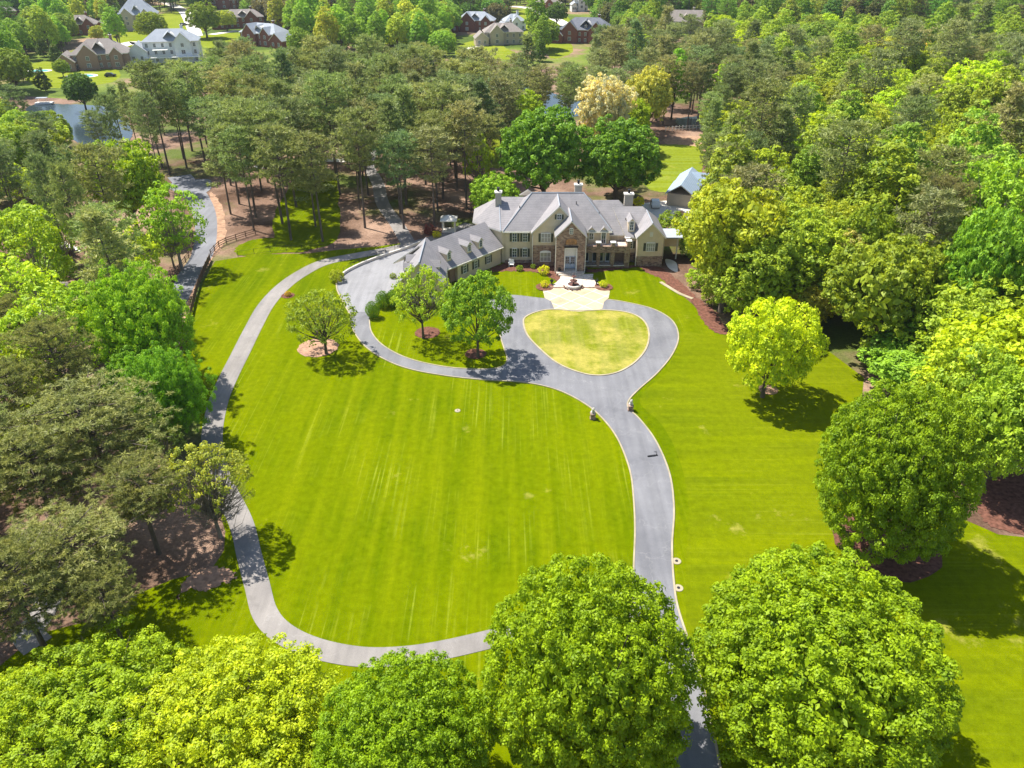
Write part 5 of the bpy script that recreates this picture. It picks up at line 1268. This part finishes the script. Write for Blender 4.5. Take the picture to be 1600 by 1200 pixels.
for i in range(11):
    tree_px('cone', 334 + i * 5.2, 66 + i * 1.1, 2.4, 'green', 'small conical cypress in the row beside the far lawn, ' + 'first second third fourth fifth sixth seventh eighth ninth tenth eleventh'.split()[i] + ' from the left', group='cypress row by the far lawn', cat='tree')
print('SCATTER', SC, NTREE, len(placed))

# --- far woods beyond the countable trees: one object
def far_woods():
    r = random.Random(77); pts = []; tint = []; idx = []; rot = []; scl = []
    cols = [(.25, .42, .06), (.19, .35, .06), (.29, .44, .05), (.19, .22, .09), (.22, .21, .10), (.37, .44, .07), (.17, .36, .07)]
    bands = [[G(-200, 60), G(960, 66), G(1300, 74), G(1800, 92), G(2000, 40), G(1700, -20), G(-100, -20), G(-300, 20)]]
    q = [Vector((p.x, p.y, 0)) for p in (Vector((-420, 425, 0)), Vector((60, 470, 0)), Vector((250, 400, 0)), Vector((420, 330, 0)), Vector((900, 1150, 0)), Vector((-900, 1150, 0)))]
    g = {}
    for _ in range(60000):
        y = 330 + 820 * r.random() ** 1.1; x = r.uniform(-.78, .78) * y
        if not inside(q, x, y) or not clear(x, y): continue
        d = 8.5 + (y - 400) * .008
        if y < 560 and not far_enough(x, y, d): continue
        k = (int(x // 14), int(y // 14)); ok = True
        for i in (-1, 0, 1):
            for j in (-1, 0, 1):
                for a, b_ in g.get((k[0] + i, k[1] + j), ()):
                    if (a - x) ** 2 + (b_ - y) ** 2 < d * d: ok = False
        if not ok: continue
        g.setdefault(k, []).append((x, y)); pts.append((x, y, 0)); c = r.choice(cols); f = r.uniform(.8, 1.2)
        tint.append((c[0] * f, c[1] * f, c[2] * f)); idx.append(r.randrange(6)); rot.append(r.uniform(0, 6.28)); scl.append(r.uniform(.9, 1.35))
    me = bpy.data.meshes.new('far_woods'); me.from_pydata(pts, [], [])
    a = me.attributes.new('tcol', 'FLOAT_VECTOR', 'POINT'); a.data.foreach_set('vector', np.array(tint, np.float32).ravel())
    for nme, arr, ty in (('pick', idx, 'INT'), ('rot', rot, 'FLOAT'), ('scl', scl, 'FLOAT')):
        a = me.attributes.new(nme, ty, 'POINT'); a.data.foreach_set('value', arr)
    o = bpy.data.objects.new('far_woods', me); COL.objects.link(o)
    kind(o, 'stuff'); o['label'] = 'far mixed woods filling the top of the view beyond the houses'; o['category'] = 'woods'
    ng = bpy.data.node_groups.new('far woods', 'GeometryNodeTree')
    ng.interface.new_socket('Geometry', in_out='INPUT', socket_type='NodeSocketGeometry'); ng.interface.new_socket('Geometry', in_out='OUTPUT', socket_type='NodeSocketGeometry')
    gi = ng.nodes.new('NodeGroupInput'); go = ng.nodes.new('NodeGroupOutput')
    g2i = ng.nodes.new('GeometryNodeGeometryToInstance')
    # trees standing in the woods serve as the pattern: (crown, trunk) pairs
    pat = []
    for pfx, want in (('tall', 2), ('lobed', 2), ('pine', 2)):
        for i in range(want): pat.append(P[pfx][i])
    src = {}
    for ob in COL.objects:
        if ob.type == 'MESH': src.setdefault(ob.data.name, ob)
    for cm, tm, *_ in reversed(pat):
        j = ng.nodes.new('GeometryNodeJoinGeometry')
        for m_ in (cm, tm):
            oi = ng.nodes.new('GeometryNodeObjectInfo'); oi.transform_space = 'ORIGINAL'; oi.inputs['Object'].default_value = src[m_.name]
            ng.links.new(oi.outputs['Geometry'], j.inputs[0])
        gi1 = ng.nodes.new('GeometryNodeGeometryToInstance'); ng.links.new(j.outputs[0], gi1.inputs[0]); ng.links.new(gi1.outputs[0], g2i.inputs[0]) if False else None
        src.setdefault('_j', []).append(j)
    jj = ng.nodes.new('GeometryNodeJoinGeometry')
    for j in src['_j']:
        gt = ng.nodes.new('GeometryNodeGeometryToInstance'); ng.links.new(j.outputs[0], gt.inputs[0]); ng.links.new(gt.outputs[0], jj.inputs[0])
    ip = ng.nodes.new('GeometryNodeInstanceOnPoints'); ip.inputs['Pick Instance'].default_value = True
    def attr(nm, ty):
        n = ng.nodes.new('GeometryNodeInputNamedAttribute'); n.data_type = ty; n.inputs['Name'].default_value = nm; return [x for x in n.outputs if x.enabled][0]
    cx = ng.nodes.new('ShaderNodeCombineXYZ'); ng.links.new(attr('rot', 'FLOAT'), cx.inputs[2])
    e2r = ng.nodes.new('FunctionNodeEulerToRotation'); ng.links.new(cx.outputs[0], e2r.inputs[0])
    ng.links.new(gi.outputs[0], ip.inputs['Points']); ng.links.new(jj.outputs[0], ip.inputs['Instance'])
    ng.links.new(attr('pick', 'INT'), ip.inputs['Instance Index']); ng.links.new(e2r.outputs[0], ip.inputs['Rotation']); ng.links.new(attr('scl', 'FLOAT'), ip.inputs['Scale'])
    ng.links.new(ip.outputs[0], go.inputs[0])
    md = o.modifiers.new('woods', 'NODES'); md.node_group = ng
    print('FARWOODS', len(pts))
far_woods()
from collections import Counter
print('NAMES', Counter(o.name.split('.')[0] for o in COL.objects if o.type == 'EMPTY').most_common(8))

# ------------------------------------------------------------------ the air
def haze():
    mz = bpy.data.materials.new('haze'); mz.use_nodes = True; t = mz.node_tree; t.nodes.clear()
    o = t.nodes.new('ShaderNodeOutputMaterial'); v = t.nodes.new('ShaderNodeVolumePrincipled')
    v.inputs['Color'].default_value = (0.80, 0.90, 1.0, 1); v.inputs['Density'].default_value = 0.00007; v.inputs['Anisotropy'].default_value = 0.3
    t.links.new(v.outputs[0], o.inputs['Volume'])
    b = MB(); b.box(-1480, 1480, -50, 2150, -1.0, 62.0); h = b.obj('haze', mz); kind(h, 'stuff')
haze()
